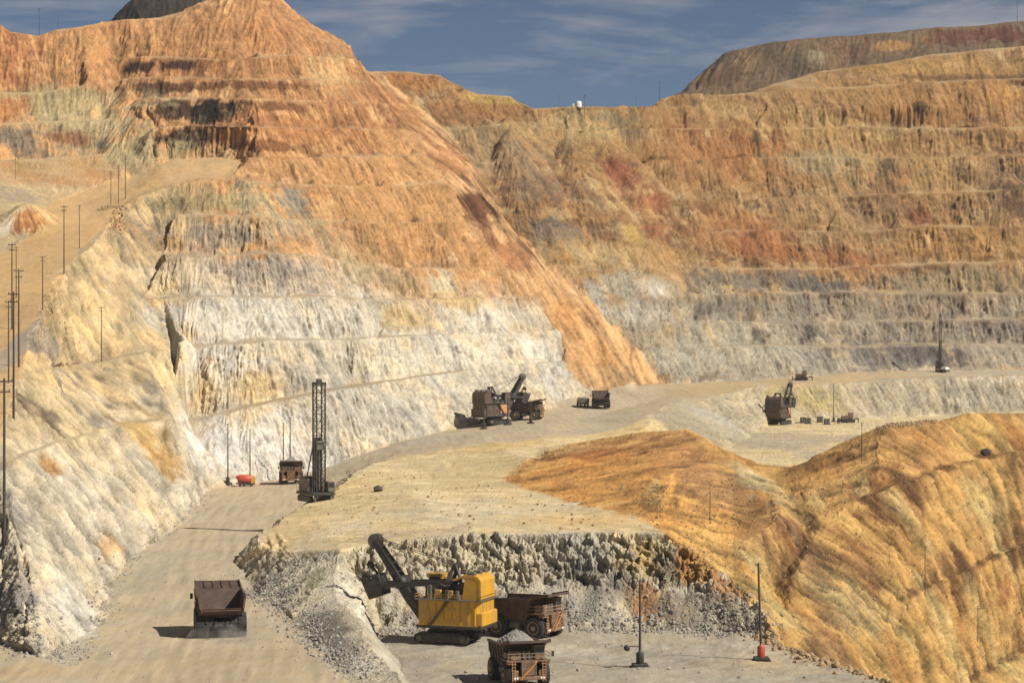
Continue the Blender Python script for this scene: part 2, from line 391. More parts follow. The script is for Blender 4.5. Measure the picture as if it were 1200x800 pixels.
# ---------------------------------------------------------------- terrain mesh: columns of fixed bearing, rows denser where the ground is steep
cx = np.concatenate([np.arange(PXL + 8, -66, 7.0), np.arange(-66, 1266, 1.12), np.arange(1267, PXR - 6, 7.0)])
NC, NR = len(cx), 1000
yf = np.arange(RY0 + 2, RY1 - 3, 1.0)
Hf = np.empty((len(yf), NC), np.float32)
for c0 in range(0, NC, 128):
    cc = cx[c0:c0 + 128]
    Hf[:, c0:c0 + 128] = hwarp(np.broadcast_to(cc[None, :], (len(yf), len(cc))).astype(np.float32), np.broadcast_to(yf[:, None], (len(yf), len(cc))).astype(np.float32))
prow = PY0 - Hf * F / yf[:, None]
dpy = np.abs(np.diff(prow, axis=0))
run = np.minimum.accumulate(prow, axis=0)[:-1]
vis = (prow[1:] < run + 14) & (prow[1:] < 840)
dens = np.clip(dpy, 0, 12) * np.where(vis, 1.0, 0.22) + 0.03
dens = boxblur(boxblur(dens, 6, 1), 10, 1)
dens = boxblur(dens, 1, 0)
cum = np.vstack([np.zeros((1, NC), np.float32), np.cumsum(dens, axis=0)])
Yg = np.empty((NR, NC), np.float32)
for j in range(NC):
    Yg[:, j] = np.interp(np.linspace(0, cum[-1, j], NR), cum[:, j], yf)
PXg = np.broadcast_to(cx[None, :], Yg.shape).astype(np.float32)
Zg = np.empty_like(Yg)
for c0 in range(0, NC, 128):
    Zg[:, c0:c0 + 128] = hwarp(PXg[:, c0:c0 + 128], Yg[:, c0:c0 + 128])
Xg = (PXg - PX0) * Yg / F
P0 = np.stack([Xg, Yg, Zg], -1)

def grid_normals(P):
    di = np.gradient(P, axis=0); dj = np.gradient(P, axis=1)
    n = np.cross(dj, di)
    n /= np.maximum(np.linalg.norm(n, axis=-1, keepdims=True), 1e-9)
    return n, di, dj
Psm = np.stack([boxblur(boxblur(P0[..., k], 2, 0), 2, 1) for k in range(3)], -1)
N0, DI, DJ = grid_normals(Psm)
slope = np.degrees(np.arccos(np.clip(N0[..., 2], -1, 1)))

# fall-line streaks: noise smeared down the slope on the mesh grid
def falldir():
    E = (DJ * DJ).sum(-1); G = (DI * DI).sum(-1); Fm = (DI * DJ).sum(-1)
    b1 = -DJ[..., 2]; b2 = -DI[..., 2]
    det = np.maximum(E * G - Fm * Fm, 1e-9)
    a = (G * b1 - Fm * b2) / det; b = (E * b2 - Fm * b1) / det
    a = boxblur(boxblur(a, 2, 0), 2, 1); b = boxblur(boxblur(b, 2, 0), 2, 1)
    m = np.maximum(np.sqrt(a * a + b * b), 1e-9)
    return a / m, b / m
FA, FB = falldir()
def streaks(width, steps, seed):
    r = np.random.default_rng(seed)
    n = r.normal(size=(NR, NC)).astype(np.float32)
    n = boxblur(n, width, 1)
    if width: n = boxblur(n, width, 0)
    n /= n.std()
    ii, jj = np.meshgrid(np.arange(NR, dtype=np.float32), np.arange(NC, dtype=np.float32), indexing='ij')
    acc = n.copy()
    for sgn in (1, -1):
        ci, cj = ii.copy(), jj.copy()
        for s in range(steps):
            k = np.clip(np.rint(ci), 0, NR - 1).astype(np.int32); l = np.clip(np.rint(cj), 0, NC - 1).astype(np.int32)
            ci = ci + sgn * FB[k, l]; cj = cj + sgn * FA[k, l]
            k = np.clip(np.rint(ci), 0, NR - 1).astype(np.int32); l = np.clip(np.rint(cj), 0, NC - 1).astype(np.int32)
            acc += n[k, l] * (1 - s / steps)
    acc -= acc.mean()
    return acc / acc.std()
ST1 = streaks(0, 6, 1)
ST2 = streaks(1, 13, 2)
ST3 = streaks(4, 26, 3)
ST4 = streaks(7, 90, 4)
ST5 = streaks(1, 60, 5)

_wr = np.random.default_rng(77)
W0 = _wr.normal(size=(NR, NC)).astype(np.float32)
W1 = boxblur(boxblur(_wr.normal(size=(NR, NC)).astype(np.float32), 1, 0), 1, 1) * 3
# regions on plan (column, depth)
def inpoly(px, Y, poly):
    r = np.zeros(px.shape, bool)
    n = len(poly)
    for k in range(n):
        x1, y1 = poly[k]; x2, y2 = poly[(k + 1) % n]
        if y1 == y2: continue
        c = ((y1 > Y) != (y2 > Y)) & (px < (x2 - x1) * (Y - y1) / (y2 - y1) + x1)
        r ^= c
    return r
wob = fbm(Xg / 6, Yg / 6, Zg / 6, 2, .5, 2.2)
wob2 = fbm(Xg / 1.6, Yg / 1.6, Zg / 1.6, 2, .6, 6.6)
PXw = PXg + (wob * 1.6 + wob2 * 1.1) * F / Yg
Yw = Yg + wob * 3.0 + wob2 * 2.0
ROAD = [(-420, 0), (-420, 361), (0, 361), (64, 338), (84, 333), (115, 368), (125, 400), (135, 471), (159, 511), (203, 583), (233, 678), (244, 756), (300, 790), (345, 802), (390, 815),
        (480, 840), (560, 880), (620, 925), (650, 955), (690, 1000), (760, 1060), (884, 1110), (975, 1130), (1080, 1150), (1200, 1160), (1620, 1180),
        (1620, 1130), (1200, 1120), (1077, 1110), (975, 1080), (884, 1050), (850, 1010), (790, 930), (765, 840), (700, 800), (560, 760), (446, 735), (398, 735), (362, 665), (344, 620), (331, 585),
        (299, 545), (276, 500), (284, 466), (300, 426), (335, 404), (350, 380), (372, 353), (400, 326), (440, 288), (490, 243), (520, 0)]
PITFLOOR = [(434, 423), (480, 419), (560, 419), (666, 420), (760, 418), (840, 413), (885, 408), (901, 402), (962, 376), (1043, 350), (1110, 305), (1200, 248), (1300, 0), (580, 0), (580, 254), (522, 311), (480, 350), (457, 376)]
BENCH = [(305, 478), (304, 500), (330, 545), (365, 578), (392, 610), (420, 665), (446, 735), (560, 760), (700, 800), (765, 840), (800, 812), (846, 815), (882, 925), (900, 1034), (1010, 1062), (1100, 1088), (1620, 1105),
         (1620, 825), (1200, 765), (1138, 735), (1036, 700), (918, 678), (890, 690), (840, 735), (770, 755), (700, 760), (640, 700), (592, 622), (588, 608), (609, 574), (680, 507), (724, 488), (758, 463), (781, 437), (704, 438), (569, 438), (488, 437), (440, 434), (400, 432), (375, 438), (340, 452)]
RAMP = [(-420, 400), (-150, 402), (-40, 430), (0, 480), (15, 530), (28, 590), (45, 660), (75, 770), (95, 830), (130, 890), (142, 915), (170, 938), (200, 952), (280, 968), (284, 1005), (272, 1016), (199, 1016), (150, 988), (100, 962), (56, 930), (30, 862), (-17, 800), (-50, 740), (-115, 590), (-250, 500), (-420, 470)]
SPOIL = [(588, 608), (609, 574), (680, 507), (724, 488), (758, 463), (781, 437), (800, 434), (850, 428), (880, 417), (905, 405), (962, 376), (1043, 350), (1110, 305), (1200, 248), (1300, 0), (1700, 0), (1620, 825), (1200, 765), (1138, 735), (1036, 700), (918, 678), (890, 690), (840, 735), (770, 755), (700, 760), (640, 700), (592, 622)]
SPILL = [(430, 1150), (440, 1118), (458, 1100), (483, 1089), (504, 1074), (528, 1042), (545, 1022), (575, 1018), (600, 1020), (632, 1022), (656, 1016), (664, 994), (690, 1000), (760, 1060), (792, 1074), (752, 1076), (695, 1078), (640, 1084), (591, 1092), (556, 1126), (505, 1148), (452, 1165), (440, 1180)]
RIGHTW = [(792, 1074), (752, 1076), (695, 1078), (640, 1084), (591, 1092), (556, 1126), (505, 1148), (452, 1165), (446, 1186), (446, 1560), (1620, 1560), (1620, 1180), (1200, 1160), (1080, 1150), (975, 1130), (884, 1110)]
LOWF = [(765, 840), (790, 930), (850, 1010), (884, 1050), (975, 1080), (1077, 1110), (1620, 1130), (1620, 1105), (1100, 1088), (1010, 1062), (900, 1034), (882, 925), (846, 815), (800, 812)]
MESA = [(700, 1560), (1620, 1560), (1620, 1990), (700, 1990)]
KNOLL = [(0, 1290), (446, 1290), (700, 1560), (700, 1990), (-420, 1990), (-420, 1290)]
FACE = [(400, 432), (440, 434), (488, 437), (569, 438), (704, 438), (781, 437), (800, 434), (850, 428), (880, 417), (905, 405), (885, 408), (840, 413), (760, 418), (666, 420), (560, 419), (480, 419), (434, 423), (480, 350), (580, 254), (620, 0), (500, 0), (490, 243), (440, 288), (400, 326), (372, 353), (350, 380), (335, 404), (300, 426), (284, 466), (305, 478), (340, 452), (375, 438)]
REG = np.zeros((NR, NC), np.int8)          # 0 left wall
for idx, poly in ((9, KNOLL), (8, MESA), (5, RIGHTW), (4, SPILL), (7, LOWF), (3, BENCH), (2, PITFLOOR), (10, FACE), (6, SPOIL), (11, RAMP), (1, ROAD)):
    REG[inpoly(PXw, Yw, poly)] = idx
RNAMES = {0: 'hillside', 1: 'haul_road', 2: 'pit_floor', 3: 'bench_terrace', 4: 'scree_fan', 5: 'pit_wall', 6: 'spoil_slope', 7: 'lower_pit_wall', 8: 'mesa', 9: 'knoll', 10: 'blasted_face', 11: 'ramp_road'}

# displacement along the normal
m_steep = sstep(38, 58, slope)
m_tal = np.where(np.isin(REG, (6,)), sstep(5, 14, slope), sstep(16, 30, slope)) * (1 - 0.7 * m_steep)
m_flat = 1 - sstep(6, 18, slope)
near = 1 - sstep(430, 700, Yg)
f1 = fbm(Xg / 13, Yg / 13, Zg / 17, 3, .55, 1.0)
f2 = fbm(Xg / 3.4, Yg / 3.4, Zg / 5.0, 3, .6, 4.0)
ridg = 1 - np.abs(fbm(Xg / 7, Yg / 7, Zg / 16, 2, .5, 8.0)) * 2.2
rough = np.ones_like(Yg)
rough = np.where(REG == 4, 0.45, rough)
rough = np.where(REG == 10, 0.75, rough)
rough = np.where(REG == 6, 0.6, rough)
rough = boxblur(boxblur(rough.astype(np.float32), 4, 0), 4, 1)
f4 = fbm(Xg / 42, Yg / 42, Zg / 30, 2, .5, 14.0)
blk = np.abs(fbm(Xg / 5.5, Yg / 5.5, Zg / 4.2, 3, .55, 18.0))
irr = sstep(-.35, .45, fbm(Xg / 24, Yg / 24, Zg / 9, 2, .5, 23.0))
fan = np.isin(REG, (4, 6))
face = (REG == 10)
lw = np.where(REG == 5, 1.25, 1.0)
D = m_steep * rough * lw * (1.0 * f1 + 1.9 * f4 + 0.42 * f2 + 0.5 * (blk - .25) + irr * 0.18 * ridg + 0.17 * ST1 + 0.17 * ST2 + 0.12 * ST3 + 0.07 * W0 + 0.16 * W1)
D += m_tal * rough * (np.where(fan, .22, .5) * f1 - 0.55 * fan * sstep(.9, 2.0, ST3) - 0.25 * fan * sstep(1.0, 2.0, ST2) + 1.2 * f4 * (REG == 5) + 0.12 * f2 + 0.11 * ST1 + 0.14 * ST2 + 0.16 * ST3 + (0.16 * ST4 + 0.20 * ST5) * fan + 0.05 * W0 + 0.08 * W1)
D += m_flat * (0.16 * f2 * (1 - .75 * (REG == 1)) + 0.18 * f1) + (1 - m_flat) * (1 - m_steep) * 0.12 * f2
bank = (REG == 0) & (PXg < 235) & (Zg < 60)
D = np.where(bank, 0.55 * D + m_steep * (0.10 * ST1 + 0.12 * ST2 + .5 * f4 + .35 * f1) - 0.35 * m_steep * sstep(1.1, 2.2, ST3), D)
face = (REG == 10)
# the blasted face: jagged broken rock above, smooth gravel cones below
crown = face * (PXg > 425) * sstep(-47.5, -44.5, Zg + 1.2 * f1)
fcs = np.zeros_like(Yg)
_fm = np.flatnonzero((face & (PXg > 425)).ravel())
_x, _y, _z = (q.ravel()[_fm] for q in (Xg, Yg, Zg))
_a1, _j1 = facets(_x / 2.3 + .12 * _z, _y / 2.3, _z / 5.2); _a2, _j2 = facets(_x / 1.0 + 3, _y / 1.0, _z / 1.5)
fcs.ravel()[_fm] = 1.4 * _a1 + .7 * _a2 - 0.8 * (1 - sstep(0, .16, _j1)) - .3 * (1 - sstep(0, .15, _j2))
fb = np.abs(fbm(Xg / 2.6 + .25 * Zg, Yg / 2.6, Zg / 5.5, 3, .6, 91.0)); fc = fbm(Xg / 1.1, Yg / 1.1, Zg / 1.7, 2, .6, 95.0)
D = np.where(face & (PXg > 425), crown * (fcs + 0.12 * fc + 0.12 * ST1 + 1.6 * f1 - 1.0 * sstep(0.25, 0.6, fbm(Xg / 2.4 + .3 * Zg, Yg / 2.4, Zg / 8, 2, .5, 21.0))) * sstep(12, 34, slope)
             + (1 - crown) * (0.10 * fc + 0.9 * fbm(Xg / 7, Yg / 7, Zg / 7, 2, .5, 97.0) * sstep(10, 25, slope)), D)
P1 = P0 + N0 * D[..., None]
N1, _, _ = grid_normals(P1)
def ground_z(px, Y):
    """height of the finished ground under a spot."""
    j = int(np.argmin(np.abs(cx - px)))
    return float(np.interp(Y, P1[:, j, 1], P1[:, j, 2])) if np.all(np.diff(P1[:, j, 1]) > 0) else float(P1[np.argmin(np.abs(P1[:, j, 1] - Y)), j, 2])
# ---------------------------------------------------------------- rock and soil colours (vertex colours; some shade is painted in on the right slope)
def lin(rgb, k=1.0):
    c = np.array(rgb, float) / 255.0
    return np.where(c <= 0.04045, c / 12.92, ((c + 0.055) / 1.055) ** 2.4) * k
GAIN = 0.80
DESAT = 0.12
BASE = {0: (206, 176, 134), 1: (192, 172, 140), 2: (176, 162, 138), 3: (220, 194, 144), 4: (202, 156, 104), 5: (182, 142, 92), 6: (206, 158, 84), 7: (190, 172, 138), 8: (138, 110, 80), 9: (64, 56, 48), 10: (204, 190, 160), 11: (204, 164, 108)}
C = np.zeros((NR, NC, 3), np.float32)
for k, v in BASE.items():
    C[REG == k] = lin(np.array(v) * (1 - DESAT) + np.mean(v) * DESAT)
n_w = fbm(Xg / 12, Yg / 12, Zg / 12, 3, .55, 35.0)
def band(reg, z0, z1, lo, hi, extra=0.0):
    m = REG == reg
    t = sstep(z0, z1, Zg + 14 * fbm(Xg / 30, Yg / 30, Zg / 30, 3, .55, 33.0) + 2.0 * ST3 + 1.2 * ST2 + extra)
    v = lin(lo) * (1 - t[..., None]) + lin(hi) * t[..., None]
    C[m] = v[m]
band(0, 12, 52, (212, 198, 172), (200, 152, 102), -18 * sstep(300, 180, PXg) + 14 * sstep(380, 560, PXg))
nl = (REG == 0) & (PXg < 215 + 22 * n_w) & (Zg < 70)
tz_ = sstep(-34, -2, Zg + 10 * n_w + 2 * ST3)[..., None]
C[nl] = ((1 - tz_) * lin((206, 192, 166)) + tz_ * lin((206, 178, 132)))[nl]
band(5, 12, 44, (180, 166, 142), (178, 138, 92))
for k in range(3):
    C[..., k] = boxblur(boxblur(C[..., k], 2, 0), 3, 1)
# mixed rock: darker and paler beds, streaked down the faces
def mixin(mask, t, rgb, s):
    w = (t * s * mask)[..., None]
    C[:] = C * (1 - w) + lin(rgb) * w
q1 = fbm(Xg / 26, Yg / 26, Zg / 9, 3, .6, 101.0) + .10 * ST2 + .06 * ST1
q2 = fbm(Xg / 18, Yg / 18, Zg / 8, 3, .6, 111.0) + .12 * ST3 + .06 * ST1
q3 = fbm(Xg / 8, Yg / 8, Zg / 5, 3, .6, 121.0) + .08 * ST1
up = sstep(20, 50, Zg)
r5 = (REG == 5); r0 = (REG == 0) & (PXg > 120); r6 = (REG == 6)
mixin(r5, sstep(.1, .5, q1), (124, 92, 64), .55); mixin(r5, sstep(.15, .5, q2), (206, 180, 134), .5); mixin(r5, sstep(.4, .6, q3), (78, 62, 50), .6)
mixin(r0 * up, sstep(.1, .5, q1), (158, 104, 62), .5); mixin(r0 * up, sstep(.15, .5, q2), (216, 180, 130), .5); mixin(r0 * up, sstep(.42, .62, q3), (96, 66, 46), .55)
mixin(r0 * (1 - up), sstep(.1, .5, q1), (180, 168, 148), .5); mixin(r0 * (1 - up), sstep(.2, .55, q2), (220, 196, 154), .35); mixin(r0 * (1 - up), sstep(.45, .65, q3), (134, 126, 114), .5)
prow1 = PY0 - P1[..., 2] * F / P1[..., 1]
runm = np.minimum.accumulate(prow1, axis=0)
visg = prow1 <= runm + 0.6
n_a = fbm(Xg / 22, Yg / 22, Zg / 12, 3, .55, 31.0)
n_b = fbm(Xg / 5, Yg / 5, Zg / 4, 3, .6, 41.0)
edge = 0.6 * n_a + 0.45 * n_b + 0.16 * ST3 + 0.10 * ST2 + 0.05 * ST1
def patch(px, py, rx, ry, rgb, s=0.85, soft=0.5, regs=None, rn=1.0):
    """a patch of rock, soil or painted shade in another colour centred on the ground seen at (px, py); an ellipsoid in the ground, ragged edge."""
    j = int(np.argmin(np.abs(cx - px)))
    cand = np.where(visg[:, j], np.abs(prow1[:, j] - py), 1e9)
    i = int(np.argmin(cand))
    p = P1[i, j]
    a = rx * p[1] / F
    fl = N0[i, j, 2]
    if fl > 0.93:
        b = ry * p[1] / max(abs(py - PY0), 25.0); c = 12.0
    else:
        c = ry * p[1] / F; b = max(2.2 * c, 1.2 * a, 14.0)
    j0 = int(np.searchsorted(cx, px - 3.2 * rx - 30)); j1 = int(np.searchsorted(cx, px + 3.2 * rx + 30)) + 1
    rws = np.flatnonzero((P1[:, j0:j1, 1].max(1) > p[1] - 2.8 * b) & (P1[:, j0:j1, 1].min(1) < p[1] + 2.8 * b))
    i0, i1 = int(rws[0]), int(rws[-1]) + 1
    q = P1[i0:i1, j0:j1]
    d = np.sqrt(((q[..., 0] - p[0]) / a) ** 2 + ((q[..., 1] - p[1]) / b) ** 2 + ((q[..., 2] - p[2]) / c) ** 2)
    w = (1 - sstep(1 - soft, 1 + soft, d + edge[i0:i1, j0:j1] * rn)) * s
    if regs is not None:
        w = w * np.isin(REG[i0:i1, j0:j1], regs)
    sub = C[i0:i1, j0:j1]
    sub += (lin(np.array(rgb) * (1 - DESAT) + np.mean(rgb) * DESAT) - sub) * w[..., None]
WHITE = (232, 218, 192); CREAM = (226, 202, 160); PALE = (214, 186, 142); TAN = (202, 164, 112); GREY = (164, 150, 130); DGREY = (112, 102, 92)
ORG = (206, 150, 88); ORG2 = (198, 138, 82); BRN = (142, 92, 54); DBRN = (80, 54, 38); OLV = (182, 160, 108); YEL = (218, 178, 92); RED = (172, 104, 72); DARK = (46, 38, 34)
R0 = [0, 11]
# -- left wall: oxidised cap
for a in [(300, 60, 160, 110, ORG2), (120, 60, 150, 50, ORG2), (400, 170, 130, 80, ORG), (470, 240, 110, 70, ORG), (330, 150, 100, 40, (182, 120, 70)), (420, 110, 60, 50, (184, 124, 74)),
          (300, 30, 60, 25, (200, 136, 80)), (390, 90, 24, 35, (220, 174, 112)), (210, 75, 60, 12, (164, 108, 64)), (290, 20, 40, 14, (214, 152, 92)), (120, 50, 60, 16, (206, 150, 90))]:
    patch(*a, regs=[0, 4])
for a in [(205, 130, 32, 15, DBRN), (252, 128, 30, 17, DARK), (210, 162, 34, 13, DBRN), (166, 78, 18, 8, DBRN), (206, 76, 20, 7, DBRN), (196, 102, 45, 8, (110, 72, 46)), (330, 125, 40, 8, BRN), (300, 100, 60, 6, BRN),
          (310, 170, 60, 8, (150, 98, 56))]:
    patch(*a, s=1.0, soft=.3, regs=[0], rn=.6)
for a in [(60, 120, 90, 22, OLV), (90, 150, 90, 40, (186, 164, 116)), (20, 165, 50, 18, (150, 128, 104)), (75, 162, 30, 9, (160, 104, 66)), (10, 130, 20, 22, (200, 128, 70)), (10, 70, 30, 40, (192, 122, 70)),
          (110, 130, 40, 15, (206, 176, 120)), (160, 180, 40, 30, (196, 174, 122)), (120, 168, 8, 9, DGREY), (20, 230, 22, 12, (170, 150, 130)), (6, 265, 10, 16, (224, 206, 174)), (60, 195, 60, 16, (204, 160, 96))]:
    patch(*a, regs=R0)
patch(34, 258, 16, 16, (200, 128, 68), s=.9, regs=R0)
patch(235, 198, 40, 14, (212, 172, 118), s=.95, regs=R0, rn=.3)
patch(100, 235, 50, 16, (210, 168, 112), s=.9, regs=[11], rn=.3)
for a in [(245, 235, 60, 16, OLV), (215, 240, 26, 9, (150, 130, 88)), (310, 235, 40, 30, (196, 172, 124)), (340, 235, 18, 16, (160, 146, 124)), (280, 270, 100, 20, (196, 170, 128)), (250, 275, 70, 12, (170, 148, 124))]:
    patch(*a, regs=R0)
for a in [(290, 325, 110, 22, (206, 186, 158)), (300, 320, 60, 14, (176, 158, 136)), (190, 330, 40, 26, CREAM), (300, 378, 160, 26, (224, 212, 190)), (430, 375, 60, 24, (214, 200, 174)), (560, 370, 70, 18, WHITE), (500, 335, 70, 14, TAN), (470, 370, 26, 16, (220, 186, 124)), (420, 300, 40, 30, (196, 168, 122)), (520, 330, 14, 20, CREAM),
          (300, 440, 140, 34, CREAM), (250, 425, 60, 24, (232, 220, 200)), (440, 430, 80, 30, (220, 206, 178)), (560, 412, 90, 20, WHITE), (620, 408, 40, 16, (236, 226, 204)), (400, 450, 70, 28, (196, 182, 158)), (300, 455, 24, 20, (226, 192, 132)), (190, 440, 30, 24, (232, 206, 150)), (230, 520, 60, 40, (238, 226, 206)), (300, 520, 80, 45, (240, 228, 210)),
          (420, 490, 60, 34, (206, 194, 172)), (500, 470, 60, 30, (208, 196, 174)), (590, 455, 60, 24, (206, 192, 166)), (650, 450, 30, 26, (206, 196, 176)), (120, 370, 60, 40, (216, 186, 134)), (90, 400, 60, 30, (214, 184, 134)), (75, 500, 70, 60, (220, 192, 142)), (165, 505, 40, 40, (222, 178, 104)), (200, 540, 22, 30, (222, 170, 92)),
          (120, 600, 80, 70, (220, 202, 172)), (170, 590, 50, 40, (234, 208, 162)), (90, 720, 60, 60, (226, 214, 194)), (60, 545, 18, 10, (206, 148, 78)), (150, 550, 60, 26, (230, 206, 164)), (10, 720, 40, 55, (150, 140, 128)), (15, 610, 20, 40, (172, 160, 142)), (130, 640, 20, 10, (214, 170, 118)), (110, 495, 10, 6, GREY), (130, 490, 8, 7, (150, 128, 104)), (45, 480, 16, 24, (150, 126, 96)), (20, 410, 14, 12, GREY),
          (60, 405, 20, 12, (170, 156, 136)), (180, 690, 20, 14, (190, 176, 150))]:
    patch(*a, regs=R0)
# streaky mixing of the orange cap over the pale rock
for a in [(450, 290, 60, 20, ORG), (350, 290, 30, 14, (206, 156, 96)), (560, 300, 40, 22, ORG), (610, 340, 20, 18, (206, 150, 84)), (240, 455, 16, 26, (226, 190, 130)), (540, 350, 40, 10, (220, 180, 112))]:
    patch(*a, s=.75, regs=[0])
# -- spill fan
for a in [(520, 190, 50, 50, (178, 118, 70)), (560, 250, 26, 34, (120, 76, 48)), (600, 300, 34, 30, (176, 116, 68)), (650, 360, 50, 40, (204, 146, 84)), (700, 420, 50, 35, (210, 154, 92)), (640, 330, 12, 40, (218, 166, 104)), (720, 440, 50, 12, (206, 160, 106)), (470, 130, 30, 40, (198, 136, 78)), (600, 260, 12, 40, (212, 156, 92))]:
    patch(*a, regs=[4])
patch(562, 238, 16, 28, (112, 68, 44), s=.85)
# -- right wall
R5 = [5]
for a in [(900, 180, 320, 60, (184, 138, 82)), (1100, 120, 140, 40, (190, 136, 76)), (680, 150, 70, 24, (206, 176, 116)), (620, 150, 50, 30, (196, 160, 106)), (560, 130, 60, 20, (176, 120, 72)), (480, 95, 50, 12, (196, 124, 62)), (580, 116, 50, 6, YEL), (740, 152, 34, 12, (112, 102, 80)), (720, 140, 50, 8, (150, 132, 96)),
          (730, 205, 26, 20, RED), (765, 235, 24, 14, (182, 104, 66)), (720, 200, 14, 10, (166, 92, 62)), (850, 180, 110, 34, (186, 122, 70)), (600, 190, 40, 30, (186, 152, 112)), (560, 170, 30, 30, (190, 156, 110)), (640, 220, 60, 14, (150, 120, 92)), (660, 272, 44, 12, (126, 114, 104)), (700, 300, 60, 22, (206, 176, 120)), (770, 300, 50, 30, (206, 160, 96)),
          (770, 270, 30, 12, RED), (740, 270, 14, 12, YEL), (880, 270, 60, 40, (180, 116, 68)), (900, 290, 40, 20, (186, 114, 64)), (980, 250, 80, 40, (186, 148, 96)), (1040, 240, 40, 30, (160, 120, 82)), (1090, 220, 30, 40, (190, 144, 88)), (1110, 200, 50, 40, (204, 160, 96)), (1170, 220, 40, 40, (176, 140, 98)), (1190, 230, 16, 30, DBRN),
          (1130, 280, 70, 30, (206, 152, 84)), (990, 305, 70, 16, (182, 118, 66)), (1000, 190, 60, 18, (196, 164, 108)), (1020, 160, 30, 6, (220, 180, 110)), (1060, 150, 60, 5, (206, 170, 112)), (1080, 255, 14, 10, (150, 84, 50)), (1040, 195, 8, 12, DARK), (885, 158, 8, 9, DARK), (1075, 125, 6, 8, DARK), (820, 190, 8, 6, DBRN), (960, 150, 40, 14, (206, 166, 100)),
          (960, 190, 60, 12, (190, 164, 116)), (1180, 110, 30, 14, (216, 156, 80)), (860, 130, 60, 10, (200, 160, 98))]:
    patch(*a, s=.7, regs=R5)
for a in [(740, 335, 70, 16, (206, 190, 160)), (750, 368, 60, 18, (214, 200, 174)), (720, 395, 50, 14, (160, 138, 98)), (780, 395, 60, 14, (196, 176, 140)), (900, 330, 110, 12, (134, 122, 106)), (1000, 360, 210, 28, (172, 154, 128)), (1100, 350, 120, 26, (174, 150, 120)), (900, 360, 90, 14, (160, 146, 122)), (860, 395, 90, 20, (196, 182, 154)), (920, 425, 130, 18, (200, 186, 158)),
          (1040, 390, 130, 14, (176, 158, 132)), (1060, 418, 90, 14, (142, 130, 118)), (1100, 415, 40, 10, (112, 104, 98)), (820, 362, 9, 14, DGREY), (890, 392, 10, 14, DGREY), (950, 385, 10, 10, DGREY), (1170, 415, 40, 16, (198, 178, 148)), (800, 425, 50, 16, (206, 192, 164)), (770, 340, 20, 10, WHITE), (705, 355, 14, 18, (226, 214, 190)), (1170, 380, 60, 14, (160, 142, 124)), (960, 335, 60, 8, (120, 110, 98)), (1140, 330, 80, 16, (186, 158, 112))]:
    patch(*a, s=.8, regs=R5)
for a in [(1100, 80, 130, 16, (206, 156, 84)), (960, 100, 70, 10, (196, 148, 86)), (1140, 92, 90, 4, (120, 84, 54))]:
    patch(*a, s=.7, regs=R5)
# -- mesa
for a in [(960, 65, 16, 14, (170, 156, 116)), (920, 70, 26, 22, (116, 96, 70)), (880, 75, 18, 16, (160, 128, 86)), (1000, 60, 30, 16, (130, 94, 66)), (1050, 55, 24, 10, (204, 148, 84)), (1085, 48, 8, 12, (160, 104, 62)), (1140, 42, 50, 12, (128, 72, 52)), (1190, 42, 40, 10, (120, 66, 48)), (845, 90, 30, 18, (130, 92, 62))]:
    patch(*a, s=.85, soft=.3, regs=[8])
# -- lower face, road, benches
for a in [(960, 470, 34, 16, (204, 178, 112)), (905, 460, 16, 12, (206, 182, 120)), (840, 490, 50, 22, (206, 194, 170)), (1040, 465, 60, 14, (190, 172, 140)), (1150, 462, 60, 14, (188, 172, 146))]:
    patch(*a, s=.8, regs=[7])
for a in [(300, 575, 70, 10, (204, 178, 140)), (230, 690, 120, 40, (190, 170, 138)), (260, 780, 160, 30, (192, 168, 130)), (160, 680, 20, 30, (180, 170, 140)), (460, 520, 90, 12, (186, 170, 144)), (600, 492, 70, 8, (196, 176, 140)), (840, 452, 60, 5, (196, 164, 112)), (1000, 444, 90, 4, (204, 170, 118)), (30, 785, 60, 10, (204, 172, 126))]:
    patch(*a, s=.7, regs=[1])
for a in [(500, 600, 140, 16, (222, 200, 158)), (420, 570, 40, 14, (226, 196, 132)), (680, 610, 70, 8, (222, 178, 112)), (560, 555, 60, 14, (212, 182, 124)), (560, 515, 90, 8, (214, 178, 112)), (360, 610, 40, 12, (226, 194, 136)), (700, 495, 60, 8, (222, 186, 116)), (930, 515, 80, 12, (176, 160, 134)), (330, 635, 24, 10, (226, 196, 140)), (480, 625, 60, 5, (196, 168, 132))]:
    patch(*a, s=.75, regs=[3])
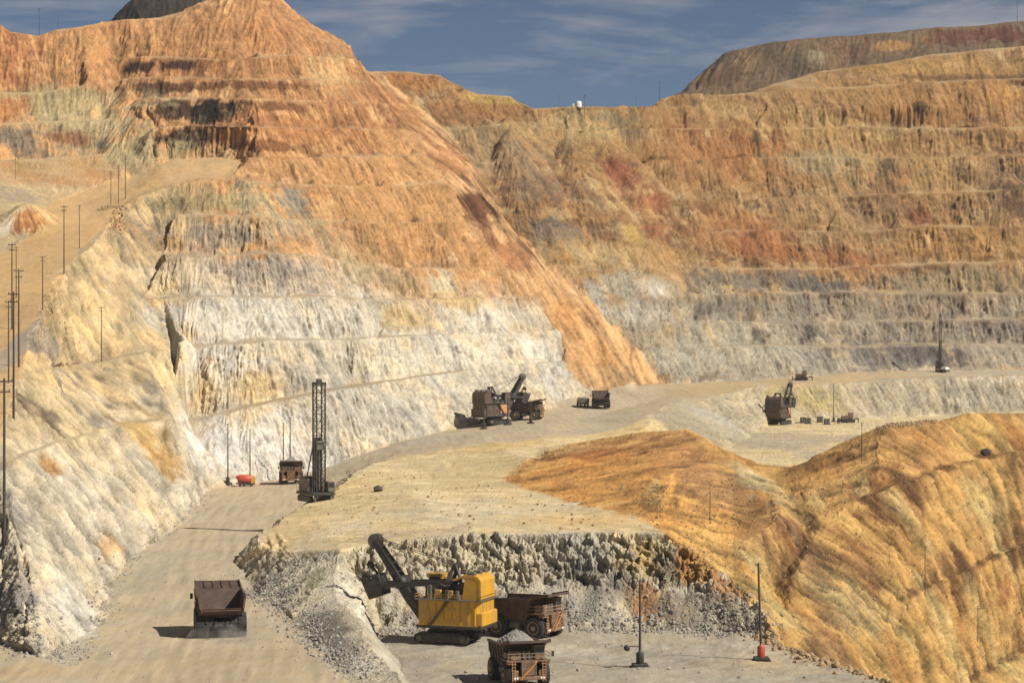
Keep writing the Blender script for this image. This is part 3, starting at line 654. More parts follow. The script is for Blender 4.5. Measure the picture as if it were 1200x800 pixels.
# -- spoil slope
R6 = [6]
for a in [(690, 555, 80, 26, (228, 150, 64)), (720, 532, 60, 8, (206, 130, 58)), (760, 570, 70, 30, (232, 164, 78)), (790, 530, 40, 16, (208, 146, 80)), (860, 590, 50, 26, (180, 130, 78)), (800, 620, 30, 20, (216, 150, 62)), (840, 650, 40, 24, (206, 160, 84)), (690, 526, 40, 6, (172, 104, 52)), (890, 565, 24, 10, (226, 204, 150)), (930, 620, 26, 20, (166, 120, 74)), (880, 660, 30, 30, (204, 180, 112)),
          (920, 720, 40, 26, (206, 176, 106)), (960, 760, 40, 14, (130, 96, 62)), (960, 670, 20, 30, (170, 126, 80)), (1000, 650, 30, 40, (160, 110, 64)), (1000, 710, 40, 30, (186, 160, 102)), (1020, 690, 16, 20, (140, 92, 54)), (970, 560, 50, 24, (196, 140, 72)), (1080, 520, 80, 24, (192, 138, 72)), (1160, 510, 50, 20, (218, 172, 84)), (1100, 600, 70, 40, (214, 164, 86)),
          (1150, 590, 50, 26, (224, 188, 112)), (1060, 640, 40, 26, (196, 142, 70)), (1130, 655, 70, 12, (206, 146, 76)), (1150, 730, 60, 40, (208, 160, 84)), (1090, 760, 50, 50, (214, 164, 84)), (1180, 690, 40, 20, (180, 116, 60)), (1200, 790, 50, 20, (204, 164, 92)), (1050, 570, 50, 8, (160, 108, 60)), (900, 700, 20, 30, (216, 186, 110)), (840, 610, 30, 10, (222, 160, 76))]:
    patch(*a, s=.75, regs=R6)
def shade_stripe(pts, rx, ry, rgb, s, regs):  # lays a dark line of shade into the ground colour along a path
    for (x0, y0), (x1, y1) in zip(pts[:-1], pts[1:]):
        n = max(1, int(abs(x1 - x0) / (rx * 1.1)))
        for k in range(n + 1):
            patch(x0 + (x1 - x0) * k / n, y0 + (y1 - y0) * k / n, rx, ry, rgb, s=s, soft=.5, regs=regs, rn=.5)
shade_stripe([(1010, 583), (1060, 564), (1110, 549), (1160, 535), (1200, 526)], 16, 3, (118, 78, 44), .7, R6)  # shadow line of the upper ledge, painted dark brown
shade_stripe([(1068, 694), (1130, 668), (1200, 636)], 14, 4, (104, 66, 38), .8, R6)  # shadow line of the middle ledge, painted in the same way
shade_stripe([(1142, 790), (1200, 761)], 12, 3.5, (110, 72, 42), .7, R6)  # painted shadow line of the lowest ledge
shade_stripe([(958, 612), (935, 645), (915, 685)], 4, 8, (104, 68, 40), .7, R6)  # shadow edge of the gully, put into the colour
# -- blasted face
R10 = [10]
for a in [(560, 655, 150, 26, (212, 198, 164)), (680, 655, 30, 22, (128, 120, 108)), (640, 660, 30, 20, (180, 168, 146)), (750, 650, 26, 20, (206, 172, 100)), (790, 668, 22, 20, (134, 116, 90)), (820, 660, 24, 22, (210, 150, 76)), (850, 690, 20, 16, (190, 130, 70)), (600, 640, 40, 10, (212, 180, 110)), (500, 645, 60, 10, (206, 190, 154)), (640, 640, 90, 14, (204, 194, 170)),
          (500, 720, 110, 28, (164, 154, 138)), (640, 720, 90, 26, (170, 160, 144)), (720, 690, 30, 16, (160, 150, 134)), (755, 710, 22, 22, (196, 138, 82)), (830, 720, 50, 24, (164, 150, 128)), (790, 715, 16, 20, (150, 132, 110)), (860, 735, 24, 12, (170, 156, 130)), (440, 700, 40, 40, (206, 194, 168)), (400, 690, 40, 40, (226, 214, 188)), (370, 670, 40, 20, (222, 208, 176)), (370, 680, 14, 10, (160, 156, 120)), (310, 685, 24, 10, (150, 140, 130)), (335, 700, 20, 8, (156, 146, 134)),
          (380, 745, 26, 20, (120, 112, 102)), (410, 765, 26, 14, (140, 130, 118)), (440, 770, 26, 22, (230, 218, 194)), (420, 720, 24, 20, (232, 220, 194)), (385, 800, 30, 14, (220, 200, 164))]:
    patch(*a, s=.85, soft=.4, regs=R10)
for a in [(540, 760, 120, 14, (182, 168, 144)), (800, 775, 120, 16, (176, 162, 138)), (920, 775, 60, 12, (196, 172, 132)), (480, 775, 30, 20, (150, 138, 120)), (640, 760, 80, 6, (196, 184, 158))]:
    patch(*a, s=.6, regs=[2])
mixin(r6, sstep(.4, 1.6, ST4), (160, 108, 58), np.where(PXg < 850, .25, .5)); mixin(r6, sstep(.5, 1.7, -ST4), (232, 200, 130), .55); mixin(r6, sstep(.3, .6, q3), (126, 88, 52), .35)
lg = (1 - sstep(14, 30, slope)) * np.isin(REG, (0, 5)) * (Yg > 690)
mixin(lg, sstep(-.5, .3, q2), (216, 188, 144), .58)
mixin(lg * (REG == 0) * (Zg < 45), np.ones_like(Yg), (176, 156, 126), .5)
# wheel tracks along the haul road and grader lines on the bench
pxc = np.interp(Yg, [200, 369, 420, 500, 600, 700, 770, 815, 850], [245, 256, 252, 243, 252, 276, 320, 430, 520])
lat = (PXg - pxc) * Yg / F + 0.9 * fbm(Xg / 40, Yg / 40, 0 * Xg, 2, .5, 53.0)
trk = sum(w * np.exp(-((lat - o) / .75) ** 2) for o, w in ((-9.5, .6), (-5.2, 1), (-2.2, .8), (2.0, .9), (5.0, 1), (8.4, .6)))
trk = trk * (0.6 + 0.8 * fbm(Xg / 20, Yg / 35, 0 * Xg, 2, .5, 54.0))
tr = fbm(Xg / 1.3 + Yg * 0.06, Yg / 40, 0 * Xg, 3, .6, 51.0)
C *= (1 + np.where(REG == 1, 0.13 * tr - 0.13 * trk * (Yg < 800), 0))[..., None]
def arcs(x0, y0, w, off):
    r = np.hypot(Xg - x0, Yg - y0); t = np.arctan2(Yg - y0, Xg - x0)
    return fbm(r / w, t * 4.0, 0 * Xg, 3, .6, off)
tb = fbm(Xg / 16 + Yg * 0.03, Yg / 20 + Xg * .05, 0 * Xg, 4, .65, 52.0)
C *= (1 + np.where(REG == 3, 0.16 * tb + 0.18 * arcs(-160, 380, 1.6, 56.0) + 0.14 * arcs(120, 300, 2.2, 57.0), np.where(REG == 2, 0.12 * tb + 0.15 * arcs(-11, 399, 1.1, 58.0) + 0.10 * arcs(60, 330, 1.4, 59.0), 0)))[..., None]
# mineral streaks down the slopes, blotches, bedding
sl = np.where(REG == 6, np.maximum(.85, sstep(4, 12, slope)), sstep(14, 32, slope))
bed = fbm(Xg / 90, Yg / 90, Zg / 2.2, 3, .6, 61.0)
V = 1 + sl * (0.055 * W0 + 0.07 * W1 + 0.10 * ST1 + 0.10 * ST2 + 0.08 * ST3 + (0.05 * ST2 + 0.07 * ST3 + 0.08 * ST4 + 0.12 * ST5) * np.isin(REG, (4, 6))) + 0.14 * n_b * sl + 0.08 * n_a + 0.08 * bed * sl + 0.03 * n_b
V = np.where((REG == 10) & (PXg > 425), 1 + .16 * n_b + .05 * ST1, V)
V = np.where(bank, V - sl * (.04 * W0 + .06 * W1) + sl * (.05 * ST2 + .06 * ST3), V)
V = np.clip(V, 0.35, 1.6)
hue = 0.06 * n_a + 0.07 * fbm(Xg / 9, Yg / 9, Zg / 5, 3, .6, 71.0) + 0.03 * ST3 + 0.03 * ST4 * np.isin(REG, (4, 6))
C *= V[..., None]
C[..., 0] *= 1 + 0.4 * hue
C[..., 2] *= 1 - 0.9 * np.maximum(hue, -.02)
gr_ = C.mean(-1, keepdims=True); ds_ = (0.04 * (REG == 6) + 0.03 * np.isin(REG, (0, 4)) * (Zg > 20))[..., None]
C = C * (1 - ds_) + gr_ * ds_
C *= np.where(REG == 5, .84, np.where(REG == 6, np.where(PXg < 860, 1.08, .84), np.where(REG == 8, .85, 1.0)))[..., None]  # right spoil slope darkened in colour for facing away from the sun
C = np.clip(C * GAIN, 0.01, 0.85)

# ---------------------------------------------------------------- ground material
def mat(name):
    m = bpy.data.materials.new(name)
    m.use_nodes = True
    n = m.node_tree.nodes
    return m, n, m.node_tree.links.new, n['Principled BSDF']
def rock_material(name, rough, s1, s2, bump, dist, stretch=(1, 1, 1), lo=.84, hi=1.16):
    m, n, l, b = mat(name)
    at = n.new('ShaderNodeAttribute'); at.attribute_name = 'rock'
    tc = n.new('ShaderNodeTexCoord')
    n1 = n.new('ShaderNodeTexNoise'); n1.inputs['Scale'].default_value = s1; n1.inputs['Detail'].default_value = 6; n1.inputs['Roughness'].default_value = .65
    n2 = n.new('ShaderNodeTexNoise'); n2.inputs['Scale'].default_value = s2; n2.inputs['Detail'].default_value = 4
    mp = n.new('ShaderNodeMapping'); mp.inputs['Scale'].default_value = stretch
    l(tc.outputs['Object'], mp.inputs['Vector'])
    l(mp.outputs['Vector'], n1.inputs['Vector']); l(mp.outputs['Vector'], n2.inputs['Vector'])
    r = n.new('ShaderNodeMapRange'); r.inputs['From Min'].default_value = .3; r.inputs['From Max'].default_value = .7; r.inputs['To Min'].default_value = lo; r.inputs['To Max'].default_value = hi
    l(n1.outputs['Fac'], r.inputs['Value'])
    mx = n.new('ShaderNodeMix'); mx.data_type = 'RGBA'; mx.blend_type = 'MULTIPLY'; mx.inputs[0].default_value = 1
    l(at.outputs['Color'], mx.inputs[6]); l(r.outputs['Result'], mx.inputs[7])
    l(mx.outputs[2], b.inputs['Base Color'])
    b.inputs['Roughness'].default_value = rough
    b.inputs['Specular IOR Level'].default_value = 0.15
    ad = n.new('ShaderNodeMath'); ad.operation = 'ADD'
    l(n1.outputs['Fac'], ad.inputs[0]); l(n2.outputs['Fac'], ad.inputs[1])
    bp = n.new('ShaderNodeBump'); bp.inputs['Strength'].default_value = bump; bp.inputs['Distance'].default_value = dist
    l(ad.outputs[0], bp.inputs['Height']); l(bp.outputs['Normal'], b.inputs['Normal'])
    return m
M_ROCK = rock_material('weathered_rock', 0.95, 0.75, 2.2, 0.9, 0.7, (1, 1, .7), .76, 1.22)
M_SOIL = rock_material('packed_soil', 0.95, 0.7, 2.2, 0.3, 0.18, (1, .14, 1), .88, 1.12)
M_FLAT = rock_material('graded_soil', 0.95, 0.4, 1.5, 0.4, 0.25, (.7, .28, 1), .86, 1.14)
M_SCREE = rock_material('scree', 0.95, 0.9, 2.4, 0.9, 0.5, (1, 1, 1), .8, 1.2)

def tag(o, label=None, cat=None, group=None, kind=None):
    if label: o['label'] = label
    if cat: o['category'] = cat
    if group: o['group'] = group
    if kind: o['kind'] = kind
    return o
STRUCT_LABEL = {0: 'left hillside of stepped white rock benches under an orange peak', 1: 'tan packed dirt haul road climbing from the bottom left', 2: 'grey level pit floor under the yellow shovel',
                3: 'pale sandy flat bench in the middle of the pit', 4: 'orange scree fan spilling down the corner between both walls', 5: 'right far pit wall of brown and grey benches',
                6: 'orange spoil slope at the lower right', 7: 'low pale rock face below the far road', 8: 'flat topped brown mesa on the right skyline', 9: 'dark knoll behind the peak at upper left',
                10: 'blasted grey rock face and rubble behind the yellow shovel', 11: 'tan ramp road with poles at the left edge'}
def terrain_objects():
    fr = REG[:-1, :-1]
    idx = np.arange(NR * NC).reshape(NR, NC)
    q = np.stack([idx[:-1, :-1], idx[:-1, 1:], idx[1:, 1:], idx[1:, :-1]], -1)
    Pf = P1.reshape(-1, 3); Cf = C.reshape(-1, 3)
    for k in sorted(RNAMES):
        f = q[fr == k]
        if len(f) == 0: continue
        used = np.unique(f)
        remap = np.full(NR * NC, -1, np.int64); remap[used] = np.arange(len(used))
        f = remap[f]
        me = bpy.data.meshes.new(RNAMES[k])
        me.vertices.add(len(used)); me.vertices.foreach_set('co', Pf[used].astype(np.float32).ravel())
        me.loops.add(len(f) * 4); me.loops.foreach_set('vertex_index', f.astype(np.int32).ravel())
        me.polygons.add(len(f)); me.polygons.foreach_set('loop_start', np.arange(0, len(f) * 4, 4, dtype=np.int32))
        me.polygons.foreach_set('use_smooth', np.ones(len(f), bool))
        me.update(calc_edges=True)
        a = me.color_attributes.new('rock', 'FLOAT_COLOR', 'POINT')
        a.data.foreach_set('color', np.concatenate([Cf[used], np.ones((len(used), 1))], 1).astype(np.float32).ravel())
        me.materials.append(M_SOIL if k in (1, 11) else M_FLAT if k in (2, 3) else (M_SCREE if k in (4, 6) else M_ROCK))
        o = bpy.data.objects.new(RNAMES[k], me)
        COL.objects.link(o)
        tag(o, STRUCT_LABEL[k], kind='structure')
terrain_objects()
# ---------------------------------------------------------------- object helpers
def paint(name, rgb, rgb2=None, amt=0.5, scale=0.8, rough=0.6, metal=0.0, bump=0.0):
    """painted or bare surface with uneven dust and wear."""
    m, n, l, b = mat(name)
    rgb2 = rgb2 or tuple(min(1, c * 1.6 + .05) for c in rgb)
    tc = n.new('ShaderNodeTexCoord')
    t = n.new('ShaderNodeTexNoise'); t.inputs['Scale'].default_value = scale; t.inputs['Detail'].default_value = 7; t.inputs['Roughness'].default_value = .68
    l(tc.outputs['Object'], t.inputs['Vector'])
    r = n.new('ShaderNodeMapRange'); r.inputs['From Min'].default_value = .42; r.inputs['From Max'].default_value = .72; r.inputs['To Max'].default_value = amt
    l(t.outputs['Fac'], r.inputs['Value'])
    mx = n.new('ShaderNodeMix'); mx.data_type = 'RGBA'
    mx.inputs[6].default_value = (*rgb, 1); mx.inputs[7].default_value = (*rgb2, 1)
    l(r.outputs['Result'], mx.inputs[0]); l(mx.outputs[2], b.inputs['Base Color'])
    b.inputs['Roughness'].default_value = rough; b.inputs['Metallic'].default_value = metal
    if bump:
        bp = n.new('ShaderNodeBump'); bp.inputs['Strength'].default_value = bump; bp.inputs['Distance'].default_value = .1
        l(t.outputs['Fac'], bp.inputs['Height']); l(bp.outputs['Normal'], b.inputs['Normal'])
    return m
DUST = (0.36, 0.28, 0.19)
M = dict(
    yellow=paint('yellow_paint', (0.62, 0.32, 0.012), (0.36, 0.22, 0.08), .95, .55, .5),
    yellow2=paint('faded_yellow_paint', (0.50, 0.27, 0.03), DUST, .5, .5, .55),
    steel=paint('dark_steel', (0.035, 0.031, 0.028), (0.13, 0.105, 0.08), .6, 1.2, .6, .3),
    steel2=paint('grey_steel', (0.10, 0.095, 0.085), DUST, .5, 1.0, .6, .2),
    box=paint('worn_box_steel', (0.075, 0.045, 0.032), (0.17, 0.105, 0.07), .8, .6, .7, .1),
    boxin=paint('rusty_box_lining', (0.21, 0.10, 0.062), (0.30, 0.18, 0.115), .8, .5, .75),
    body=paint('dusty_brown_paint', (0.15, 0.08, 0.045), (0.36, 0.24, 0.15), .8, 1.1, .65),
    dark=paint('grimy_dark_paint', (0.075, 0.045, 0.03), (0.16, 0.10, 0.065), .7, .6, .65),
    orange=paint('orange_panel_paint', (0.52, 0.25, 0.09), (0.4, 0.24, 0.12), .5, .7, .55),
    tyre=paint('dusty_rubber', (0.022, 0.021, 0.02), (0.12, 0.10, 0.075), .5, 1.1, .9),
    rim=paint('dusty_rim', (0.30, 0.22, 0.13), DUST, .6, 1.0, .7),
    glass=paint('dark_glass', (0.02, 0.025, 0.03), (0.05, 0.05, 0.05), .3, 1, .12),
    lamp=paint('lamp_glass', (0.75, 0.73, 0.68), (0.5, 0.48, 0.42), .3, 2, .25),
    red=paint('red_paint', (0.44, 0.055, 0.03), (0.40, 0.16, 0.10), .5, 1, .5),
    white=paint('white_paint', (0.76, 0.74, 0.70), (0.55, 0.5, 0.42), .4, .6, .5),
    wood=paint('weathered_pole_wood', (0.055, 0.042, 0.032), (0.10, 0.08, 0.06), .6, .7, .85),
    ore=paint('broken_ore', (0.22, 0.20, 0.175), (0.34, 0.31, 0.26), .9, 1.6, .95, 0, .8),
    rocks=paint('loose_rock', (0.24, 0.215, 0.18), (0.48, 0.43, 0.35), .9, .25, .95, 0, .5),
    rocks_tan=paint('loose_tan_rock', (0.28, 0.18, 0.09), (0.46, 0.33, 0.18), .9, .25, .95, 0, .5),
    rock_dark=paint('dark_boulder_rock', (0.05, 0.042, 0.036), (0.10, 0.085, 0.07), .7, .9, .95),
    shrub=paint('dry_shrub_leaves', (0.05, 0.05, 0.022), (0.11, 0.09, 0.045), .7, 2, .9),
    cable=paint('black_cable', (0.02, 0.02, 0.02), (0.09, 0.07, 0.05), .5, 1, .8),
)
class MB:
    """collects shapes into one mesh."""
    def __init__(s): s.v = []; s.f = []; s.sm = []
    def add(s, vs, fs, smooth=False):
        b = len(s.v); s.v += [tuple(v) for v in vs]; s.f += [tuple(b + i for i in f) for f in fs]; s.sm += [smooth] * len(fs)
        return s
    def box(s, c, d, rot=None, bev=0.0):
        hx, hy, hz = d[0] / 2, d[1] / 2, d[2] / 2
        if bev <= 0:
            vs = [Vector((x, y, z)) for x in (-hx, hx) for y in (-hy, hy) for z in (-hz, hz)]
            fs = [(0, 1, 3, 2), (4, 6, 7, 5), (0, 4, 5, 1), (2, 3, 7, 6), (0, 2, 6, 4), (1, 5, 7, 3)]
        else:
            ring = lambda z, i: [Vector(p + (z,)) for p in ((-hx + i, -hy), (hx - i, -hy), (hx, -hy + i), (hx, hy - i), (hx - i, hy), (-hx + i, hy), (-hx, hy - i), (-hx, -hy + i))]
            b = bev
            vs = [v for z, k in ((-hz, 2), (-hz + b, 1), (hz - b, 1), (hz, 2)) for v in ring(z, b)]
            for q in list(range(0, 8)) + list(range(24, 32)):
                vs[q] = Vector((vs[q].x * (1 - b / hx), vs[q].y * (1 - b / hy), vs[q].z))
            fs = [tuple(reversed(range(8))), tuple(range(24, 32))]
            for r in range(3):
                for i in range(8):
                    j = (i + 1) % 8
                    fs.append((r * 8 + i, r * 8 + j, r * 8 + 8 + j, r * 8 + 8 + i))
        if rot is not None:
            R = Euler(rot).to_matrix(); vs = [R @ v for v in vs]
        c = Vector(c)
        return s.add([v + c for v in vs], fs)
    def cyl(s, a, b, r0, r1=None, n=10, cap=True, smooth=True):
        a = Vector(a); b = Vector(b); r1 = r0 if r1 is None else r1
        d = (b - a).normalized(); u = d.orthogonal().normalized(); w = d.cross(u)
        vs = []
        for p, r in ((a, r0), (b, r1)):
            vs += [p + (u * math.cos(t) + w * math.sin(t)) * r for t in [2 * math.pi * i / n for i in range(n)]]
        s.add(vs, [(i, (i + 1) % n, n + (i + 1) % n, n + i) for i in range(n)], smooth)
        if cap: s.add(vs, [tuple(reversed(range(n))), tuple(range(n, 2 * n))])
        return s
    def bar(s, a, b, w, h=None):
        h = h or w; a = Vector(a); b = Vector(b); d = (b - a).normalized()
        up = Vector((0, 0, 1)) if abs(d.z) < .95 else Vector((1, 0, 0))
        u = d.cross(up).normalized() * w / 2; v = u.cross(d).normalized() * h / 2
        vs = [p + x * u + y * v for p in (a, b) for x, y in ((-1, -1), (1, -1), (1, 1), (-1, 1))]
        return s.add(vs, [(3, 2, 1, 0), (4, 5, 6, 7), (0, 1, 5, 4), (1, 2, 6, 5), (2, 3, 7, 6), (3, 0, 4, 7)])
    def prism(s, poly, y0, y1):
        """poly in (x, z), extruded from y0 to y1."""
        n = len(poly)
        vs = [(p[0], y0, p[1]) for p in poly] + [(p[0], y1, p[1]) for p in poly]
        return s.add(vs, [tuple(range(n)), tuple(reversed(range(n, 2 * n)))] + [(i, n + i, n + (i + 1) % n, (i + 1) % n) for i in range(n)])
    def plate(s, pts, t):
        """a plate through the points of a flat polygon, t thick."""
        p = [Vector(q) for q in pts]; n = (p[1] - p[0]).cross(p[2] - p[0]).normalized() * t
        k = len(p)
        return s.add(p + [q + n for q in p], [tuple(reversed(range(k))), tuple(range(k, 2 * k))] + [(i, (i + 1) % k, k + (i + 1) % k, k + i) for i in range(k)])
    def lathe(s, prof, c, axis='y', n=20, smooth=True):
        """prof: (radius, offset along the axis)."""
        c = Vector(c); vs = []
        for r, o in prof:
            for i in range(n):
                t = 2 * math.pi * i / n
                q = (r * math.cos(t), o, r * math.sin(t)) if axis == 'y' else ((r * math.cos(t), r * math.sin(t), o) if axis == 'z' else (o, r * math.cos(t), r * math.sin(t)))
                vs.append(c + Vector(q))
        k = len(prof)
        fs = [(a * n + i, a * n + (i + 1) % n, (a + 1) * n + (i + 1) % n, (a + 1) * n + i) for a in range(k - 1) for i in range(n)]
        s.add(vs, fs, smooth)
        return s.add(vs, [tuple(range(n)), tuple(reversed(range((k - 1) * n, k * n)))])
    def build(s, name, m, parent=None):
        me = bpy.data.meshes.new(name)
        me.from_pydata(s.v, [], s.f)
        me.polygons.foreach_set('use_smooth', s.sm)
        me.materials.append(M[m] if isinstance(m, str) else m)
        me.update()
        import bmesh
        bm = bmesh.new(); bm.from_mesh(me)
        bmesh.ops.recalc_face_normals(bm, faces=bm.faces)
        bm.to_mesh(me); bm.free()
        o = bpy.data.objects.new(name, me)
        COL.objects.link(o)
        o.parent = parent
        return o
def empty(name):
    o = bpy.data.objects.new(name, None); o.empty_display_size = 1.0
    COL.objects.link(o)
    return o
def copy_tree(o, parent=None):
    c = o.copy(); COL.objects.link(c); c.parent = parent
    for ch in o.children: copy_tree(ch, c)
    return c
def place(o, px, Y, rz, label, cat, group=None, dz=0.0, s=1.0):
    o.location = ((px - PX0) * Y / F, Y, ground_z(px, Y) + dz)
    o.rotation_euler = (0, 0, math.radians(rz)); o.scale = (s, s, s)
    tag(o, label, cat, group)
    return o

# ---------------------------------------------------------------- haul truck (x forward, y left)
def truck_wheel(root, x, y, outer):
    y = y * .92
    w = MB().lathe([(1.25, -.7), (1.8, -.74), (1.98, -.6), (2.02, -.3), (2.02, .3), (1.98, .6), (1.8, .74), (1.25, .7)], (x, y, 1.98), n=22)
    for i in range(22):
        t = 2 * math.pi * i / 22
        for sd in (-1, 1):
            w.box((x + 2.02 * math.cos(t), y + sd * .42, 1.98 + 2.02 * math.sin(t)), (.10, .5, .22), rot=(0, -t, 0))
    o = w.build('wheel', 'tyre', root)
    sd = 1 if y > 0 else -1
    MB().lathe([(1.22, sd * .35), (1.22, sd * .74), (1.05, sd * .70), (.95, sd * .45), (.5, sd * .45), (.45, sd * .8), (.05, sd * .82)], (x, y, 1.98), n=16).build('rim', 'rim', o)
def make_truck():
    r = empty('haul_truck')
    ch = MB()
    for sd in (-1, 1):
        ch.box((-.6, sd * 1.0, 2.3), (11.6, .5, .9), bev=.08)
        ch.bar((4.9, sd * 1.0, 2.2), (5.6, sd * 1.3, 3.4), .5)
    ch.cyl((-3.9, -2.2, 1.98), (-3.9, 2.2, 1.98), .95, n=14)
    ch.cyl((4.0, -2.9, 1.98), (4.0, 2.9, 1.98), .55, n=12)
    for x in (-5.8, -1.5, 2.2): ch.box((x, 0, 2.3), (.5, 2.2, .7))
    ch.box((1.4, 0, 2.6), (3.0, 1.4, 1.3), bev=.15)
    ch.build('chassis', 'steel', r)
    for x, y, o in ((4.0, 3.55, 1), (4.0, -3.55, 1), (-3.9, 3.75, 1), (-3.9, -3.75, 1), (-3.9, 2.1, 0), (-3.9, -2.1, 0)):
        truck_wheel(r, x, y, o)
    # dump box
    b = MB()
    FLT, FLB, SDT = 3.5, 3.3, 4.1
    for sd in (-1, 1):
        prof = [(-7.0, 4.55), (-5.2, 3.75), (1.9, 3.0), (3.3, 6.35), (-6.2, 6.15)]
        vs = [(x, sd * (3.45 + (z - 3.0) * .2), z) for x, z in prof]
        vo = [(x, sd * (3.62 + (z - 3.0) * .2), z) for x, z in prof]
        n = len(prof)
        b.add(vs + vo, [tuple(range(n)), tuple(reversed(range(n, 2 * n)))] + [(i, n + i, n + (i + 1) % n, (i + 1) % n) for i in range(n)])
        for x in (-5.4, -3.6, -1.8, 0.0, 1.7):
            b.bar((x, sd * 3.80, 3.55), (x + .25, sd * 4.32, 6.1), .34, .26)
        b.bar((-6.35, sd * 4.26, 6.18), (3.3, sd * 4.3, 6.38), .34, .34)
    b.plate([(-7.0, -3.5, 4.42), (-5.2, -3.5, 3.62), (-5.2, 3.5, 3.62), (-7.0, 3.5, 4.42)], -.14)
    b.plate([(-5.2, -3.5, 3.62), (1.9, -3.5, 2.87), (1.9, 3.5, 2.87), (-5.2, 3.5, 3.62)], -.14)
    for x in (-4.6, -3.0, -1.4, .2, 1.5): b.box((x, 0, 3.30 - .105 * (x + 4.6)), (.3, 6.9, .34))
    b.plate([(1.9, -3.5, 2.95), (3.35, -4.15, 6.4), (3.35, 4.15, 6.4), (1.9, 3.5, 2.95)], .16)
    b.plate([(3.3, -4.25, 6.32), (7.0, -4.1, 6.95), (7.0, 4.1, 6.95), (3.3, 4.25, 6.32)], .2)
    for sd in (-1, 1): b.bar((3.3, sd * 4.2, 6.6), (7.0, sd * 4.05, 7.2), .2, .5)
    b.bar((7.0, -4.1, 7.1), (7.0, 4.1, 7.1), .25, .35)
    for y in (-2.4, -.8, .8, 2.4): b.bar((3.4, y, 6.62), (6.9, y, 7.2), .22, .2)
    bx = b.build('dump_box', 'box', r)
    li = MB()
    li.plate([(-6.9, -3.44, 4.57), (-5.2, -3.44, 3.80), (-5.2, 3.44, 3.80), (-6.9, 3.44, 4.57)], .03)
    li.plate([(-5.2, -3.44, 3.80), (1.78, -3.42, 3.06), (1.78, 3.42, 3.06), (-5.2, 3.44, 3.80)], .03)
    li.plate([(1.80, -3.4, 3.1), (3.14, -3.98, 6.3), (3.14, 3.98, 6.3), (1.80, 3.4, 3.1)], -.03)
    li.build('box_lining', 'boxin', bx)
    for sd in (-1, 1):
        MB().cyl((-1.0, sd * .75, 1.9), (.9, sd * .75, 3.3), .2, n=8).build('hoist_cylinder', 'steel2', r)
    # front end
    d = MB()
    d.box((4.6, 0, 4.25), (3.6, 8.4, .18))
    for sd in (-1, 1):
        d.box((5.6, sd * 3.3, 4.0), (1.2, 1.7, .5), bev=.06)
        d.plate([(2.6, sd * 2.7, 4.2), (2.3, sd * 2.7, 3.2), (2.3, sd * 4.1, 3.2), (2.6, sd * 4.1, 4.2)], .08)
    d.build('deck', 'body', r)
    g = MB()
    g.box((6.15, 0, 3.05), (.5, 3.0, 2.2), bev=.08)
    for i in range(7): g.box((6.42, 0, 2.2 + i * .29), (.08, 2.6, .1))
    for y in (-1.35, 1.35): g.box((6.44, y, 3.05), (.12, .16, 2.1))
    g.build('radiator_grille', 'body', r)
    bu = MB().box((6.2, 0, 1.55), (.7, 6.6, .65), bev=.1)
    for sd in (-1, 1): bu.box((6.0, sd * 2.6, 2.35), (.5, 1.2, 1.1), bev=.06)
    bu.build('bumper', 'body', r)
    for sd in (-1, 1):
        for k in (0, 1):
            MB().lathe([(.2, 0), (.22, .08), (.15, .12)], (6.53, sd * (2.35 + .5 * k), 1.6), axis='x', n=10).build('headlight', 'lamp', r)
    # cab on the left of the deck
    c = MB()
    c.box((4.75, 2.3, 5.35), (2.3, 2.0, 2.0), bev=.1)
    c.box((4.75, 2.3, 6.42), (2.5, 2.2, .14))
    cab = c.build('cab', 'body', r)
    MB().box((5.92, 2.3, 5.65), (.04, 1.7, .95)).build('windscreen', 'glass', cab)
    MB().box((4.8, 3.32, 5.65), (1.5, .04, .9)).build('side_window', 'glass', cab)
    e = MB().box((4.6, -2.3, 4.95), (1.8, 2.0, 1.3), bev=.08)
    e.build('control_cabinet', 'body', r)
    for y in (-.75, .25):
        MB().cyl((5.3, y, 4.35), (5.3, y, 5.65), .36, n=12).build('air_filter', 'steel2', r)
    # diagonal stair across the front, ladders and rails
    s = MB()
    for o in (0, .75):
        s.bar((6.75 + o * .02, -1.9, 1.5 + 0), (6.6, 1.35, 4.25), .1, .16) if o == 0 else s.bar((7.35, -1.9, 1.5), (7.2, 1.35, 4.25), .1, .16)
    for i in range(9):
        t = (i + .5) / 9
        s.box((6.98, -1.9 + 3.25 * t, 1.5 + 2.75 * t), (.62, .3, .05))
    for sd in (-1, 1):
        for o in (-.3, .3): s.bar((6.55, sd * 3.0 + o, 1.0), (6.4, sd * 3.0 + o, 4.2), .08)
        for i in range(7): s.bar((6.52 - .02 * i, sd * 3.0 - .3, 1.3 + .42 * i), (6.52 - .02 * i, sd * 3.0 + .3, 1.3 + .42 * i), .07)
    s.build('stair', 'orange', r)
    h = MB()
    for z in (4.85, 5.35):
        h.bar((6.35, -4.1, z), (6.35, 4.1, z), .07)
        for sd in (-1, 1): h.bar((6.35, sd * 4.1, z), (2.9, sd * 4.1, z), .07)
    for y in np.linspace(-4.1, 4.1, 8): h.bar((6.35, y, 4.3), (6.35, y, 5.35), .07)
    h.build('handrail', 'rim', r)
    MB().cyl((-1.6, 3.0, 2.3), (.9, 3.0, 2.3), .75, n=14).build('fuel_tank', 'steel2', r)
    MB().cyl((-1.4, -3.0, 2.3), (.7, -3.0, 2.3), .7, n=14).build('hydraulic_tank', 'steel2', r)
